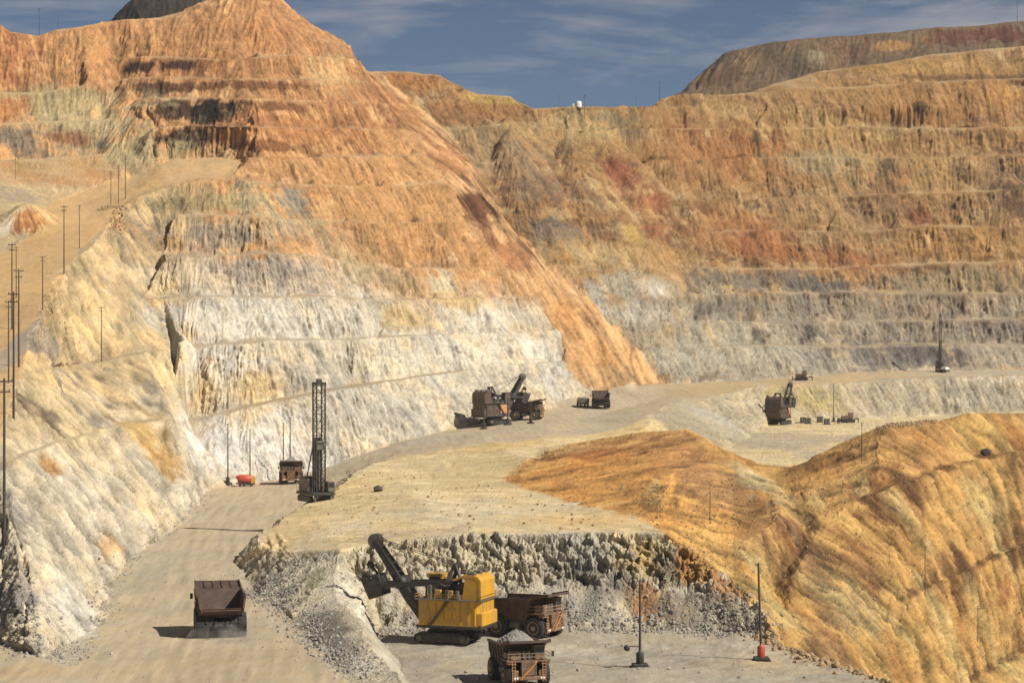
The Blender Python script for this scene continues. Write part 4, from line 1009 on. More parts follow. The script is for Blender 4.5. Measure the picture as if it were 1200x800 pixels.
    for sd in (-1, 1):
        MB().cyl((3.9, sd * 1.6, 3.0), (3.9, sd * 1.6, 5.0), .18, n=8).build('exhaust_pipe', 'steel', r)
        mm = MB().bar((5.9, sd * 4.1, 5.2), (6.3, sd * 4.7, 5.2), .06); mm.box((6.3, sd * 4.7, 5.2), (.1, .5, .8)); mm.build('mirror', 'steel', r)
    import bmesh
    for o in r.children_recursive:
        if o.name.startswith(('wheel', 'rim')): continue
        for v in o.data.vertices:
            z = v.co.z
            v.co = (v.co.x, v.co.y * .92, z if z < 2.8 else 2.8 + (z - 2.8) * 1.2)
        o.data.update()
    return r
def make_load(name='ore_load', seed=3):
    r = random.Random(seed); m = MB()
    n, k = 40, 14; vs = []
    for i in range(k + 1):
        t = i / k
        for j in range(n):
            a = 2 * math.pi * j / n
            rx, ry = 4.3 * t, 3.45 * t
            sx = abs(math.cos(a)) ** .7 * (1 if math.cos(a) > 0 else -1); sy = abs(math.sin(a)) ** .7 * (1 if math.sin(a) > 0 else -1)
            z = 9.2 - 2.4 * t ** 1.15 + r.uniform(-.16, .16) * (1 - .3 * t)
            vs.append((-1.2 + rx * sx + r.uniform(-.09, .09), ry * sy + r.uniform(-.09, .09), z if i < k else 4.2))
    m.add(vs, [(i * n + j, i * n + (j + 1) % n, (i + 1) * n + (j + 1) % n, (i + 1) * n + j) for i in range(k) for j in range(n)])
    return m.build(name, 'ore')

# ---------------------------------------------------------------- electric rope shovel
def make_shovel(main='yellow', second='yellow2'):
    r = empty('mining_shovel')
    for sd in (-1, 1):
        c = MB()
        y = sd * 3.3
        poly = [(-5.2, .9), (-4.7, .25), (-4.0, .05), (4.0, .05), (4.7, .25), (5.2, .9), (5.0, 1.7), (4.2, 2.1), (-4.2, 2.1), (-5.0, 1.7)]
        c.prism([(x * .9, .3 + z * .75) for x, z in poly], y - .55, y + .55)
        L_ = [(poly[i], poly[(i + 1) % len(poly)]) for i in range(len(poly))]
        for a, b in L_:
            ln = math.hypot(b[0] - a[0], b[1] - a[1]); nn = max(1, int(round(ln / .5)))
            for i in range(nn):
                t = (i + .5) / nn
                c.box((a[0] + (b[0] - a[0]) * t, y, a[1] + (b[1] - a[1]) * t), (ln / nn * .86, 1.9, .24), rot=(0, -math.atan2(b[1] - a[1], b[0] - a[0]), 0))
        cr = c.build('crawler', 'steel', r)
        for x in (-4.5, 4.5):
            MB().lathe([(.15, -.75), (.8, -.72), (.8, .72), (.15, .75)], (x, y, 1.08), n=16).build('idler_wheel', 'steel2', cr)
    cb = MB().box((0, 0, 1.6), (6.0, 5.4, 1.5), bev=.25)
    cb.lathe([(2.9, 0), (3.1, .2), (3.1, .75), (2.8, .9)], (0, 0, 2.3), axis='z', n=28)
    cb.build('carbody', 'steel', r)
    dk = MB().box((-1.8, 0, 3.35), (12.8, 9.0, .5), bev=.1)
    for x in (-7, -4, -1, 2): dk.box((x, 0, 3.0), (.4, 7.6, .5))
    dk.build('revolving_frame', 'steel', r)
    # machinery house: side walls with panels
    h = MB()
    h.add(*_house())
    hs = h.build('house', main, r)
    pn = MB()
    for sd in (-1, 1):
        for x in np.arange(-7.2, 4.0, 1.6):
            pn.box((x, sd * 4.42, 5.9), (.12, .1, 4.5))
        pn.box((-1.6, sd * 4.42, 3.75), (11.6, .1, .2))
    for y in (-3, -1, 1, 3): pn.box((-8.03, y, 5.9), (.1, .12, 4.5))
    pn.build('wall_rib', second, hs)
    for sd in (-1, 1):
        for x in (-5.6, -2.4): MB().box((x, sd * 4.42, 6.6), (1.3, .06, .7)).build('louvre', second, hs)
        MB().box((2.4, sd * 4.43, 5.6), (.9, .05, 2.1)).build('door', second, hs)
        st = MB()
        for o in (0, .5): st.bar((1.8 + o, sd * 4.75, 3.4), (-2.0 + o, sd * 4.75, 8.3), .12)
        for i in range(12): st.box((1.8 - 3.8 * (i + .5) / 12 + .25, sd * 4.75, 3.4 + 4.9 * (i + .5) / 12), (.5, .5, .05))
        st.build('stair', 'steel', r)
    MB().box((-7.75, 0, 4.9), (1.3, 8.2, 2.6), bev=.2).build('counterweight', main, r)
    # walkway and rail at roof level
    w = MB()
    w.box((-1.8, 0, 8.42), (13.2, 9.9, .14))
    w.build('walkway', 'steel2', r)
    rl = MB()
    for z in (8.95, 9.45):
        for sd in (-1, 1): rl.bar((-8.3, sd * 4.9, z), (4.7, sd * 4.9, z), .07)
        rl.bar((-8.3, -4.9, z), (-8.3, 4.9, z), .07); rl.bar((4.7, -4.9, z), (4.7, 4.9, z), .07)
    for x in np.arange(-8.3, 4.8, 1.3):
        for sd in (-1, 1): rl.bar((x, sd * 4.9, 8.45), (x, sd * 4.9, 9.45), .07)
    rl.build('railing', second, r)
    # upper rear enclosure, open to the front, with an arched roof
    u = MB()
    roof = [(-7.9, 8.5), (-7.9, 12.0), (-7.4, 12.7), (-6.4, 13.1), (-4.4, 13.0), (-2.4, 12.2), (-2.5, 11.9), (-4.4, 12.6), (-6.3, 12.7), (-7.1, 12.3), (-7.5, 11.8), (-7.5, 8.5)]
    u.prism(roof, -3.9, 3.9)
    for sd in (-1, 1):
        u.prism([(-7.6, 8.5), (-7.6, 12.2), (-6.3, 12.8), (-4.8, 12.6), (-4.2, 8.5)], sd * 3.9 - .06 * sd, sd * 3.7)
    u.build('rear_enclosure', main, r)
    mc = MB()
    mc.cyl((-3.6, -2.6, 10.2), (-3.6, 2.6, 10.2), 1.25, n=18)
    mc.box((-.6, 1.6, 9.4), (2.4, 1.6, 1.8), bev=.1); mc.box((-.6, -1.8, 9.3), (2.6, 1.8, 1.6), bev=.1); mc.box((1.9, 0, 9.1), (1.6, 3.0, 1.2), bev=.1)
    for y in (-2.8, 2.8): mc.cyl((1.6, y, 8.5), (1.6, y, 10.3), .5, n=12)
    mc.build('hoist_machinery', 'steel', r)
    rr = random.Random(5)
    for k in range(26):
        x, y = rr.uniform(-3.8, 4.2), rr.uniform(-4.2, 4.2); hh = rr.uniform(.5, 2.6)
        if rr.random() < .5: MB().box((x, y, 8.5 + hh / 2), (rr.uniform(.3, 1.2), rr.uniform(.3, 1.2), hh), bev=.04).build('motor_housing', 'steel2', r)
        else: MB().cyl((x, y, 8.5), (x, y, 8.5 + hh), rr.uniform(.12, .4), n=8).build('vent_pipe', 'steel2', r)
    for k in range(9):
        x, y = rr.uniform(-3.5, 4), rr.uniform(-4, 4)
        MB().bar((x, y, rr.uniform(8.8, 11)), (x + rr.uniform(-3, 3), y + rr.uniform(-2, 2), rr.uniform(8.8, 12)), .14).build('pipe', 'steel2', r)
    for x0, y0 in ((1.0, 2.6), (-1.6, 3.1)):
        MB().box((x0, y0, 9.3), (1.5, 1.3, 1.6), bev=.1).build('blower_box', second, r)
    for y in (-3.2, 0, 3.2): MB().box((-6.0, y, 13.3), (1.4, 1.3, .7), bev=.1).build('roof_vent', 'steel2', r)
    # cab, front right
    c = MB().box((3.3, -3.3, 11.0), (2.8, 2.4, 2.6), bev=.12); c.box((3.4, -3.3, 12.45), (3.2, 2.8, .22)); c.box((3.3, -3.3, 9.1), (2.2, 2.0, 1.2))
    cb_ = c.build('cab', main, r)
    MB().box((4.72, -3.3, 11.4), (.05, 2.1, 1.2)).build('window', 'glass', cb_)
    MB().box((3.4, -2.08, 11.4), (2.0, .05, 1.1)).build('window', 'glass', cb_)
    # gantry
    g = MB()
    for sd in (-1, 1):
        g.bar((.8, sd * 2.6, 8.5), (-1.7, sd * 1.0, 14.6), .5, .6)
        g.bar((-4.6, sd * 2.6, 8.5), (-1.9, sd * 1.0, 14.6), .34, .4)
    g.bar((-1.8, -1.6, 14.5), (-1.8, 1.6, 14.5), .6); g.bar((-.5, -1.8, 11.7), (-.5, 1.8, 11.7), .3)
    g.build('gantry', 'steel', r)
    # boom: two flanges joined by cross plates, sheave at the point
    foot, tip = Vector((4.3, 0, 3.9)), Vector((14.6, 0, 18.6))
    dv = (tip - foot); dn = dv.normalized(); nv = Vector((-dn.z, 0, dn.x))
    b = MB()
    for sd in (-1, 1):
        y0 = sd * 1.7; y1 = sd * .95
        pts = [foot + nv * .7, foot + dn * 6 + nv * 1.0, tip + nv * .5, tip - nv * .5, foot + dn * 6 - nv * .95, foot - nv * .5]
        ys = [y0, (y0 + y1) / 2, y1, y1, (y0 + y1) / 2, y0]
        A = [Vector((p.x, y - .16, p.z)) for p, y in zip(pts, ys)]; B = [Vector((p.x, y + .16, p.z)) for p, y in zip(pts, ys)]
        b.add(A + B, [tuple(range(6)), tuple(reversed(range(6, 12)))] + [(i, 6 + i, 6 + (i + 1) % 6, (i + 1) % 6) for i in range(6)])
    for i in range(9):
        p = foot + dv * (i + .6) / 9.4
        wd = 1.7 - .75 * (i + .6) / 9.4
        b.bar(Vector((p.x, -wd, p.z)) + nv * .5, Vector((p.x, wd, p.z)) + nv * .5, .5, .2)
        b.bar(Vector((p.x, -wd, p.z)) - nv * .5, Vector((p.x, wd, p.z)) - nv * .5, .5, .2)
    b.build('boom', 'steel', r)
    for ys in (-.55, .55): MB().lathe([(.3, ys - .2), (1.35, ys - .18), (1.2, ys - .06), (1.2, ys + .06), (1.35, ys + .18), (.3, ys + .2)], tip, n=22, smooth=False).build('point_sheave', 'steel2', r)
    MB().lathe([(.5, -1.9), (1.2, -1.85), (1.2, 1.85), (.5, 1.9)], (9.2, 0, 11.0), n=18).build('saddle_block', 'steel', r)
    hd = MB()
    for sd in (-1, 1):
        hd.bar((12.9, sd * 2.15, 10.4), (-1.6, sd * 2.15, 11.4), .7, .9)
    hd.bar((-1.4, -2.4, 11.4), (-1.4, 2.4, 11.4), .7); hd.bar((12.4, -2.4, 10.4), (12.4, 2.4, 10.4), .7)
    hd.build('dipper_handle', 'steel', r)
    # dipper: open bucket, tilted, teeth forward, door at the back
    dp = MB()
    bx = lambda a, b_: Vector((14.6, 0, 10.2)) + Vector((a * .94 + b_ * .34, 0, -a * .34 + b_ * .94))
    for sd in (-1, 1):
        q = [bx(-1.5, -2.2), bx(1.4, -2.2), bx(1.8, 2.2), bx(-1.7, 1.8)]
        A = [Vector((p.x, sd * 2.1, p.z)) for p in q]; B = [Vector((p.x, sd * 1.9, p.z)) for p in q]
        dp.add(A + B, [(0, 1, 2, 3), (7, 6, 5, 4)] + [(i, 4 + i, 4 + (i + 1) % 4, (i + 1) % 4) for i in range(4)])
    for a, c2 in ((bx(1.4, -2.2), bx(1.8, 2.2)), (bx(-1.5, -2.2), bx(-1.7, 1.8))):
        dp.plate([(a.x, -2.0, a.z), (c2.x, -2.0, c2.z), (c2.x, 2.0, c2.z), (a.x, 2.0, a.z)], .2)
    dpo = dp.build('dipper', 'steel', r)
    a, c2 = bx(-1.5, -2.25), bx(1.4, -2.25)
    MB().plate([(a.x, -2.05, a.z), (c2.x, -2.05, c2.z), (c2.x, 2.05, c2.z), (a.x, 2.05, a.z)], .25).build('dipper_door', 'steel', dpo)
    for y in (-1.7, -.85, 0, .85, 1.7):
        a = bx(1.75, 2.1); c2 = bx(2.05, 3.1)
        MB().cyl((a.x, y, a.z), (c2.x, y, c2.z), .24, .08, n=6).build('tooth', 'steel2', dpo)
    bl = MB(); t0 = bx(-.2, 3.6)
    for sd in (-1, 1): bl.bar(bx(-.4, 1.2) + Vector((0, sd * 2.2, 0)), t0 + Vector((0, sd * .7, 0)), .3, .4)
    bl.bar(t0 + Vector((0, -1, 0)), t0 + Vector((0, 1, 0)), .6); bl.cyl(t0 + Vector((0, -.3, .3)), t0 + Vector((0, .3, .3)), .7, n=12)
    bl.build('bail', 'steel', dpo)
    ro = MB()
    for y in (-.5, .5):
        ro.cyl(t0 + Vector((0, y * .6, .3)), tip + Vector((1.0, y, -.3)), .07, n=6)
        ro.cyl((-2.0, y, 10.6), tip + Vector((-.6, y, .9)), .06, n=6)
    ro.build('hoist_rope', 'cable', r)
    sr = MB()
    for y in (-.9, .9): sr.cyl((-1.8, y, 14.5), tip + Vector((-.5, y * .8, .4)), .06, n=6)
    sr.build('suspension_rope', 'cable', r)
    return r
def _house():
    out = [(-8.0, -3.2), (-8.0, 3.2), (-6.9, 4.35), (4.2, 4.35), (4.2, -4.35), (-6.9, -4.35)]
    n = len(out)
    vs = [(x, y, 3.6) for x, y in out] + [(x, y, 8.35) for x, y in out]
    return vs, [tuple(range(n)), tuple(reversed(range(n, 2 * n)))] + [(i, (i + 1) % n, n + (i + 1) % n, n + i) for i in range(n)], False

# ---------------------------------------------------------------- drill rig with lattice mast
def make_drill(hm=30.0):
    r = empty('blast_hole_drill')
    for sd in (-1, 1):
        c = MB().prism([(-4.2, .5), (-3.6, .1), (3.6, .1), (4.2, .5), (4.1, 1.2), (3.5, 1.5), (-3.5, 1.5), (-4.1, 1.2)], sd * 2.9 - .5, sd * 2.9 + .5)
        for x in np.arange(-3.6, 3.7, .6):
            c.box((x, sd * 2.9, 1.52), (.45, 1.2, .12)); c.box((x, sd * 2.9, .08), (.45, 1.2, .12))
        c.build('crawler', 'steel', r)
    MB().box((0, 0, 2.1), (11.0, 6.4, .7), bev=.1).build('main_frame', 'steel', r)
    hs = MB().box((-2.4, 0, 4.2), (5.6, 5.2, 3.5), bev=.15)
    for x in (-4.4, -3, -1.6): hs.box((x, 0, 6.1), (.9, 3.6, .5))
    hs.build('machinery_house', 'steel2', r)
    cb = MB().box((3.9, 2.3, 3.9), (2.2, 1.9, 2.7), bev=.1).build('cab', 'steel2', r)
    MB().box((5.02, 2.3, 4.3), (.04, 1.5, 1.2)).build('window', 'glass', cb)
    for x in (-4.6, 4.8):
        for sd in (-1, 1):
            MB().cyl((x, sd * 2.2, .1), (x, sd * 2.2, 2.2), .28, n=10).cyl((x, sd * 2.2, 0), (x, sd * 2.2, .18), .75, n=12).build('levelling_jack', 'steel2', r)
    m = MB(); x0, w = 2.2, 1.2
    ch = [(x0 - w, -w), (x0 + w, -w), (x0 + w, w), (x0 - w, w)]
    for x, y in ch: m.bar((x, y, 1.8), (x, y, hm), .32)
    nb = 15
    for k in range(nb):
        z0, z1 = 2.4 + (hm - 2.6) * k / nb, 2.4 + (hm - 2.6) * (k + 1) / nb
        for i in range(4):
            a, b = ch[i], ch[(i + 1) % 4]
            m.bar((*a, z1), (*b, z1), .15)
            if i == 1: continue
            if k % 2: a, b = b, a
            m.bar((*a, z0), (*b, z1), .13)
    m.build('mast', 'steel', r)
    MB().box((x0, 0, hm + .4), (2.9, 2.9, .8), bev=.1).cyl((x0, -.6, hm + 1.1), (x0, .6, hm + 1.1), .6, n=14).build('crown', 'steel', r)
    MB().box((x0, 0, 14.5), (1.9, 2.0, 2.2), bev=.1).build('rotary_head', 'steel2', r)
    MB().cyl((x0, 0, 0), (x0, 0, 13.5), .22, n=10).build('drill_pipe', 'steel2', r)
    for y in (-1.0, -.5, 0, .5, 1.0):
        MB().cyl((x0 - .9, y, 3), (x0 - .9, y, 16.5), .24, n=8).build('spare_pipe', 'steel', r)
    ld = MB()
    for o in (0, .5): ld.bar((x0 + 1.35, -1.9 - o, 2), (x0 + 1.35, -1.9 - o, hm * .72), .09)
    for z in np.arange(2.4, hm * .72, .6): ld.bar((x0 + 1.35, -1.9, z), (x0 + 1.35, -2.4, z), .07)
    ld.build('ladder', 'steel', r)
    br = MB()
    for sd in (-1, 1): br.bar((-2.2, sd * 1.6, 5.9), (x0 - 1.1, sd * 1.1, 15), .24)
    br.build('mast_brace', 'steel', r)
    rl = MB()
    for z in (3.0, 3.5):
        for sd in (-1, 1): rl.bar((-5.4, sd * 3.2, z), (5.4, sd * 3.2, z), .06)
    for x in np.arange(-5.4, 5.5, 1.2):
        for sd in (-1, 1): rl.bar((x, sd * 3.2, 2.4), (x, sd * 3.2, 3.5), .06)
    rl.build('railing', 'steel2', r)
    return r

# ---------------------------------------------------------------- poles, stands and small plant
def make_pole(h=26.0, arms=2, rad=.26):
    r = empty('utility_pole')
    MB().cyl((0, 0, -.8), (0, 0, h), rad, rad * .6, n=8).build('pole', 'wood', r)
    for k in range(arms):
        z = h - .5 - 1.6 * k
        a = MB().box((0, 0, z), (2.6 if k == 0 else 1.8, .2, .22)).build('crossarm', 'wood', r)
        for x in ((-1.15, 0, 1.15) if k == 0 else (-.75, .75)):
            MB().lathe([(.05, 0), (.11, .08), (.06, .2), (.1, .3), (.03, .4)], (x, 0, z + .11), axis='z', n=8).build('insulator', 'steel2', a)
    return r
def make_stand(h=15.0, base='steel', lean=0.0, arm=True):
    """movable pole on a heavy skid that carries the power cable."""
    r = empty('cable_stand')
    b = MB().box((0, 0, .35), (2.6, 2.0, .6), bev=.1)
    for y in (-.85, .85): b.box((0, y, .1), (3.2, .3, .22))
    b.build('skid', 'steel', r)
    MB().lathe([(.62, .6), (.66, .7), (.66, 2.3), (.6, 2.45), (.3, 2.5), (.2, 3.0)], (0, 0, 0), axis='z', n=14).build('pedestal', base, r)
    MB().cyl((0, 0, 1.5), (lean * h, 0, h), .24, .15, n=8).build('pole', 'wood', r)
    if arm:
        MB().bar((0, 0, 3.4), (-2.2, 0, 3.5), .14).build('cable_arm', 'steel', r)
        MB().lathe([(.1, -.2), (.5, -.22), (.35, 0), (.5, .22), (.1, .2)], (-2.2, 0, 3.2), n=12).build('cable_sheave', 'steel', r)
    MB().box((lean * h, 0, h - .3), (1.0, .14, .14)).build('crossarm', 'steel2', r)
    return r
def make_dozer():
    r = empty('bulldozer')
    for sd in (-1, 1):
        MB().prism([(-2.6, .6), (-2.0, .1), (2.0, .1), (2.6, .6), (1.9, 1.3), (-1.2, 1.7), (-2.2, 1.3)], sd * 1.3 - .3, sd * 1.3 + .3).build('track', 'steel', r)
    MB().box((.6, 0, 1.9), (3.2, 1.5, 1.3), bev=.1).build('engine_hood', 'body', r)
    c = MB().box((-1.2, 0, 2.7), (1.6, 1.8, 2.0), bev=.1).build('cab', 'body', r)
    MB().box((-.38, 0, 3.0), (.05, 1.5, 1.0)).build('window', 'glass', c)
    MB().plate([(3.4, -2.2, .1), (3.1, -2.2, 1.7), (3.1, 2.2, 1.7), (3.4, 2.2, .1)], .15).build('blade', 'steel', r)
    for sd in (-1, 1): MB().bar((0, sd * 1.75, .7), (3.2, sd * 1.75, .6), .25).build('push_arm', 'steel', r)
    MB().bar((-2.6, 0, 1.3), (-3.9, 0, 1.6), .4).bar((-3.9, 0, 1.7), (-4.0, 0, .1), .35).build('ripper', 'steel', r)
    return r
def make_pickup(body='white'):
    r = empty('service_truck')
    MB().box((0, 0, .95), (5.6, 2.0, .5), bev=.08).build('chassis', 'steel', r)
    c = MB().prism([(.2, 1.2), (.3, 2.3), (1.5, 2.35), (2.1, 1.7), (2.9, 1.6), (2.95, 1.2)], -.98, .98).build('cab', body, r)
    MB().box((1.82, 0, 2.05), (.06, 1.6, .5), rot=(0, -.75, 0)).build('windscreen', 'glass', c)
    MB().box((-1.4, 0, 1.7), (2.9, 2.1, 1.1), bev=.08).build('service_body', body, r)
    for x in (-1.7, 1.9):
        for sd in (-1, 1):
            w = MB().lathe([(.25, -.16), (.5, -.15), (.52, .15), (.25, .16)], (x, sd * .95, .52), n=14).build('wheel', 'tyre', r)
    return r
def make_trailer():
    r = empty('red_trailer')
    MB().lathe([(.2, -2.6), (1.1, -2.4), (1.5, -2.0), (1.5, 2.0), (1.1, 2.4), (.2, 2.6)], (0, 0, 2.5), axis='x', n=18).build('tank', 'red', r)
    MB().box((2.8, 0, 2.2), (1.6, 2.4, 2.4), bev=.1).build('pump_cabinet', 'yellow', r)
    MB().box((-2.7, 0, 3.1), (.9, 1.4, 1.0), bev=.08).build('hose_box', 'red', r)
    MB().box((.2, 0, .95), (6.6, 2.2, .4), bev=.05).build('chassis', 'steel', r)
    for x in (-1.6, -.3, 2.2):
        for sd in (-1, 1):
            MB().lathe([(.2, -.2), (.55, -.18), (.57, .18), (.2, .2)], (x, sd * 1.1, .57), n=14).build('wheel', 'tyre', r)
    return r
def make_switchbox():
    r = empty('switch_box')
    MB().box((0, 0, .25), (3.0, 1.9, .4)).build('skid', 'steel', r)
    b = MB().box((0, 0, 1.5), (2.4, 1.6, 2.1), bev=.1).build('cabinet', 'steel2', r)
    MB().box((-.1, -.82, 1.5), (1.0, .05, 1.7)).build('door', 'steel', b)
    MB().box((0, 0, 2.62), (2.7, 1.9, .14)).build('roof', 'steel', r)
    return r
def rock_mesh(name, size, seed, m, flat=.75):
    r = random.Random(seed)
    t = (1 + 5 ** .5) / 2
    vs = [Vector(v).normalized() for v in ((-1, t, 0), (1, t, 0), (-1, -t, 0), (1, -t, 0), (0, -1, t), (0, 1, t), (0, -1, -t), (0, 1, -t), (t, 0, -1), (t, 0, 1), (-t, 0, -1), (-t, 0, 1))]
    fs = [(0, 11, 5), (0, 5, 1), (0, 1, 7), (0, 7, 10), (0, 10, 11), (1, 5, 9), (5, 11, 4), (11, 10, 2), (10, 7, 6), (7, 1, 8), (3, 9, 4), (3, 4, 2), (3, 2, 6), (3, 6, 8), (3, 8, 9), (4, 9, 5), (2, 4, 11), (6, 2, 10), (8, 6, 7), (9, 8, 1)]
    return MB().add([(v.x * size * r.uniform(.7, 1.25), v.y * size * r.uniform(.7, 1.2), v.z * size * flat * r.uniform(.7, 1.2)) for v in vs], fs).build(name, m)
# ---------------------------------------------------------------- machines in the pit
shovel = make_shovel()
place(shovel, 525, 399, 161, 'big yellow electric rope shovel with black boom raised to the left', 'shovel', 'rope shovels in the pit', s=.96)
sh2 = make_shovel('dark', 'steel2')
for sd_ in (-1, 1): MB().box((1.2, sd_ * 4.5, 6.2), (3.2, .08, 3.4)).build('side_panel', 'orange', sh2)
place(sh2, 579, 870, 40, 'distant dark shovel with orange lit house in front of white wall', 'shovel', 'rope shovels in the pit')
sh3 = copy_tree(sh2)
place(sh3, 913, 1030, 62, 'small far dark shovel on the lower floor at right with boom upright', 'shovel', 'rope shovels in the pit')

truck = make_truck()
G_T = 'haul trucks'
place(truck, 257, 372, 101, 'empty brown haul truck driving away on the haul road seen from behind', 'haul truck', G_T)
t2 = copy_tree(truck); place(t2, 616, 409, -32, 'dark haul truck waiting behind the yellow shovel with its front lit', 'haul truck', G_T)
MB().box((-6.3, -3.95, 6.1), (1.5, .12, 1.5)).build('tail_panel', 'red', t2)
t3 = copy_tree(truck); place(t3, 608, 352, -74, 'haul truck heaped with grey ore at the bottom edge facing the camera', 'haul truck', G_T, s=.9)
t4 = copy_tree(truck); place(t4, 341, 778, -84, 'haul truck facing the camera under the white wall beside the drill rig', 'haul truck', G_T)
t5 = copy_tree(truck); place(t5, 704, 938, 92, 'tiny haul truck seen from behind on the far road below the scree fan', 'haul truck', G_T, s=.88)
t6 = copy_tree(truck); place(t6, 617, 882, -14, 'haul truck side on being loaded by the distant dark shovel', 'haul truck', G_T)
for t, lab, sd in ((t3, 'grey cone of ore heaped in the truck at the bottom edge', 3), (t4, 'pale ore heap in the truck under the white wall', 5)):
    o = make_load('ore_load', sd)
    o.location = t.location; o.rotation_euler = t.rotation_euler; o.scale = t.scale
    tag(o, lab, 'ore heap', 'ore loads')

drill = make_drill(30)
place(drill, 370, 575, -62, 'tall dark lattice mast drill rig at the edge of the sandy bench', 'drill rig', 'drill rigs')
d2 = copy_tree(drill); place(d2, 1101, 1140, -75, 'small far drill rig with thin mast on the right hand bench', 'drill rig', 'drill rigs', s=.72)
d2.scale = (.45, .45, .95)

dz = make_dozer(); place(dz, 939, 1098, 170, 'small dark bulldozer on the far road above the lower shovel', 'bulldozer', 'bulldozers', s=1.35)
dz2 = copy_tree(dz); place(dz2, 993, 1035, 185, 'dark bulldozer on the lower floor right of the small far shovel', 'bulldozer', 'bulldozers', s=1.3)
sv = make_pickup('white'); place(sv, 1108, 1138, 60, 'white service truck beside the far drill rig', 'truck', s=1.15)
sv2 = make_pickup('steel2'); place(sv2, 683, 940, 100, 'small grey service truck left of the tiny far haul truck', 'truck', s=1.7)
tr = make_trailer(); place(tr, 287, 768, 8, 'red tank trailer with yellow cabinet at the foot of the white wall', 'trailer', s=1.0)

# cable stands on skids
G_S = 'cable stands'
st1 = make_stand(14.5, 'steel', 0.0); place(st1, 750, 367, 5, 'dark pole on a skid standing on the grey pit floor', 'pole stand', G_S)
st2 = make_stand(16.5, 'red', -0.03, False); place(st2, 892, 375, 0, 'leaning pole on a red pedestal at the right of the pit floor', 'pole stand', G_S)
st = make_stand(9, 'steel')
place(st, 567, 850, 0, 'short cable stand in front of the distant shovel, left of three', 'pole stand', G_S)
for px, Y, rz, lab in ((595, 858, 20, 'short cable stand in front of the distant shovel, middle of three'), (622, 858, -10, 'short cable stand in front of the distant shovel, right of three')):
    place(copy_tree(st), px, Y, rz, lab, 'pole stand', G_S)
ta = make_stand(21, 'steel', 0, False)
place(ta, 267, 766, 0, 'thin tall pole on a skid left of the red trailer', 'pole stand', G_S)
for px, Y, rz, s, lab in ((293, 776, 0, .93, 'thin tall pole on a skid directly behind the red trailer'), (332, 790, 0, 1.0, 'left thin pole rising behind the truck under the white wall'), (340, 793, 0, 1.08, 'right thin pole rising behind the truck under the white wall'),
                          (977, 1045, 0, .85, 'thin tall pole on the lower floor left of the far bulldozer')):
    place(copy_tree(ta), px, Y, rz, lab, 'pole stand', G_S, s=s)
sb = make_switchbox(); place(sb, 947, 1030, 10, 'dark switch box on skid nearest the small far shovel', 'switch box', 'switch boxes')
for px, Y, lab in ((941, 1042, 'dark switch box just right of the small far shovel boom'), (961, 1044, 'dark switch box in the middle of the lower floor row'), (969, 1020, 'dark switch box standing nearest the orange slope on the lower floor')):
    place(copy_tree(sb), px, Y, 20, lab, 'switch box', 'switch boxes')

# utility poles along the ramp and on slopes
pl = make_pole(26.0, 2)
G_P = 'utility poles'
POLES = [(5, 382, 1.12, 'nearest tall utility pole at the bottom of the left edge'), (16, 512, 1.13, 'tall utility pole on the left edge above the nearest one'), (22, 590, 1.0, 'utility pole on the ramp edge, third from the bottom'),
         (14, 640, .95, 'utility pole inside the ramp close to the left frame edge'), (10, 560, .8, 'utility pole leaning into the cluster at the left frame edge'), (19, 700, .62, 'shortest utility pole of the cluster at the left frame edge'), (50, 672, .72, 'utility pole at the ramp edge by the pale berm'), (75, 772, .92, 'utility pole at the ramp edge beyond the pale berm'),
         (93, 832, .62, 'small utility pole where the ramp narrows'), (119, 735, .7, 'lone utility pole on the tan slope below the ramp'), (130, 925, .55, 'leftmost of the small poles at the top of the ramp'), (139, 930, .6, 'middle of the small poles at the top of the ramp'), (147, 935, .7, 'rightmost of the small poles at the top of the ramp'),
         (18, 960, .4, 'short pole on the slope above the ramp'),
         (685, 1208, .52, 'tall skyline pole right of the white tank'), (655, 1208, .3, 'short skyline pole left of the white tank'), (745, 1252, .26, 'short skyline pole in the middle of the far rim'), (773, 1275, .45, 'skyline pole at the right end of the far rim'),
         (46, 1104, .55, 'skyline pole on the upper left ridge'), (68, 1110, .3, 'short skyline pole on the upper left ridge'), (1192, 1690, .72, 'skyline pole on the mesa at the right edge'),
         (832, 480, .36, 'thin pole on the orange spoil mound'), (1010, 580, .42, 'thin pole at the top of the right orange slope'), (1084, 512, .42, 'thin pole above the dark ledge on the right slope'), (1146, 540, .42, 'thin pole low on the right orange slope')]
for i, (px, Y, s, lab) in enumerate(POLES):
    o = pl if i == 0 else copy_tree(pl)
    place(o, px, Y, random.Random(i).uniform(-25, 25), lab, 'pole', G_P, s=s)

# tank on the rim
tk = empty('water_tank')
MB().lathe([(3.2, 0), (3.2, 5.0), (2.9, 5.6), (1.2, 6.3), (.2, 6.4)], (0, 0, 0), axis='z', n=24).build('tank_shell', 'white', tk)
MB().box((-4.6, 0, 1.7), (3.0, 3.0, 3.4), bev=.1).build('pump_house', 'white', tk)
MB().lathe([(3.5, -1.5), (3.5, .1)], (0, 0, 0), axis='z', n=24).build('foundation', 'steel2', tk)
place(tk, 678, 1210, 0, 'white water tank on the skyline of the far rim', 'tank', s=.55)

# boulders that stand alone
bo = rock_mesh('boulder', 1.25, 4, 'rock_dark', .9)
place(bo, 443, 578, 0, 'dark boulder alone on the sandy bench right of the drill rig', 'boulder', dz=.7)
bo2 = rock_mesh('boulder', 1.7, 9, 'rock_dark', .8)
place(bo2, 1156, 625, 0, 'dark boulder on the upper ledge of the right orange slope', 'boulder', dz=.7)

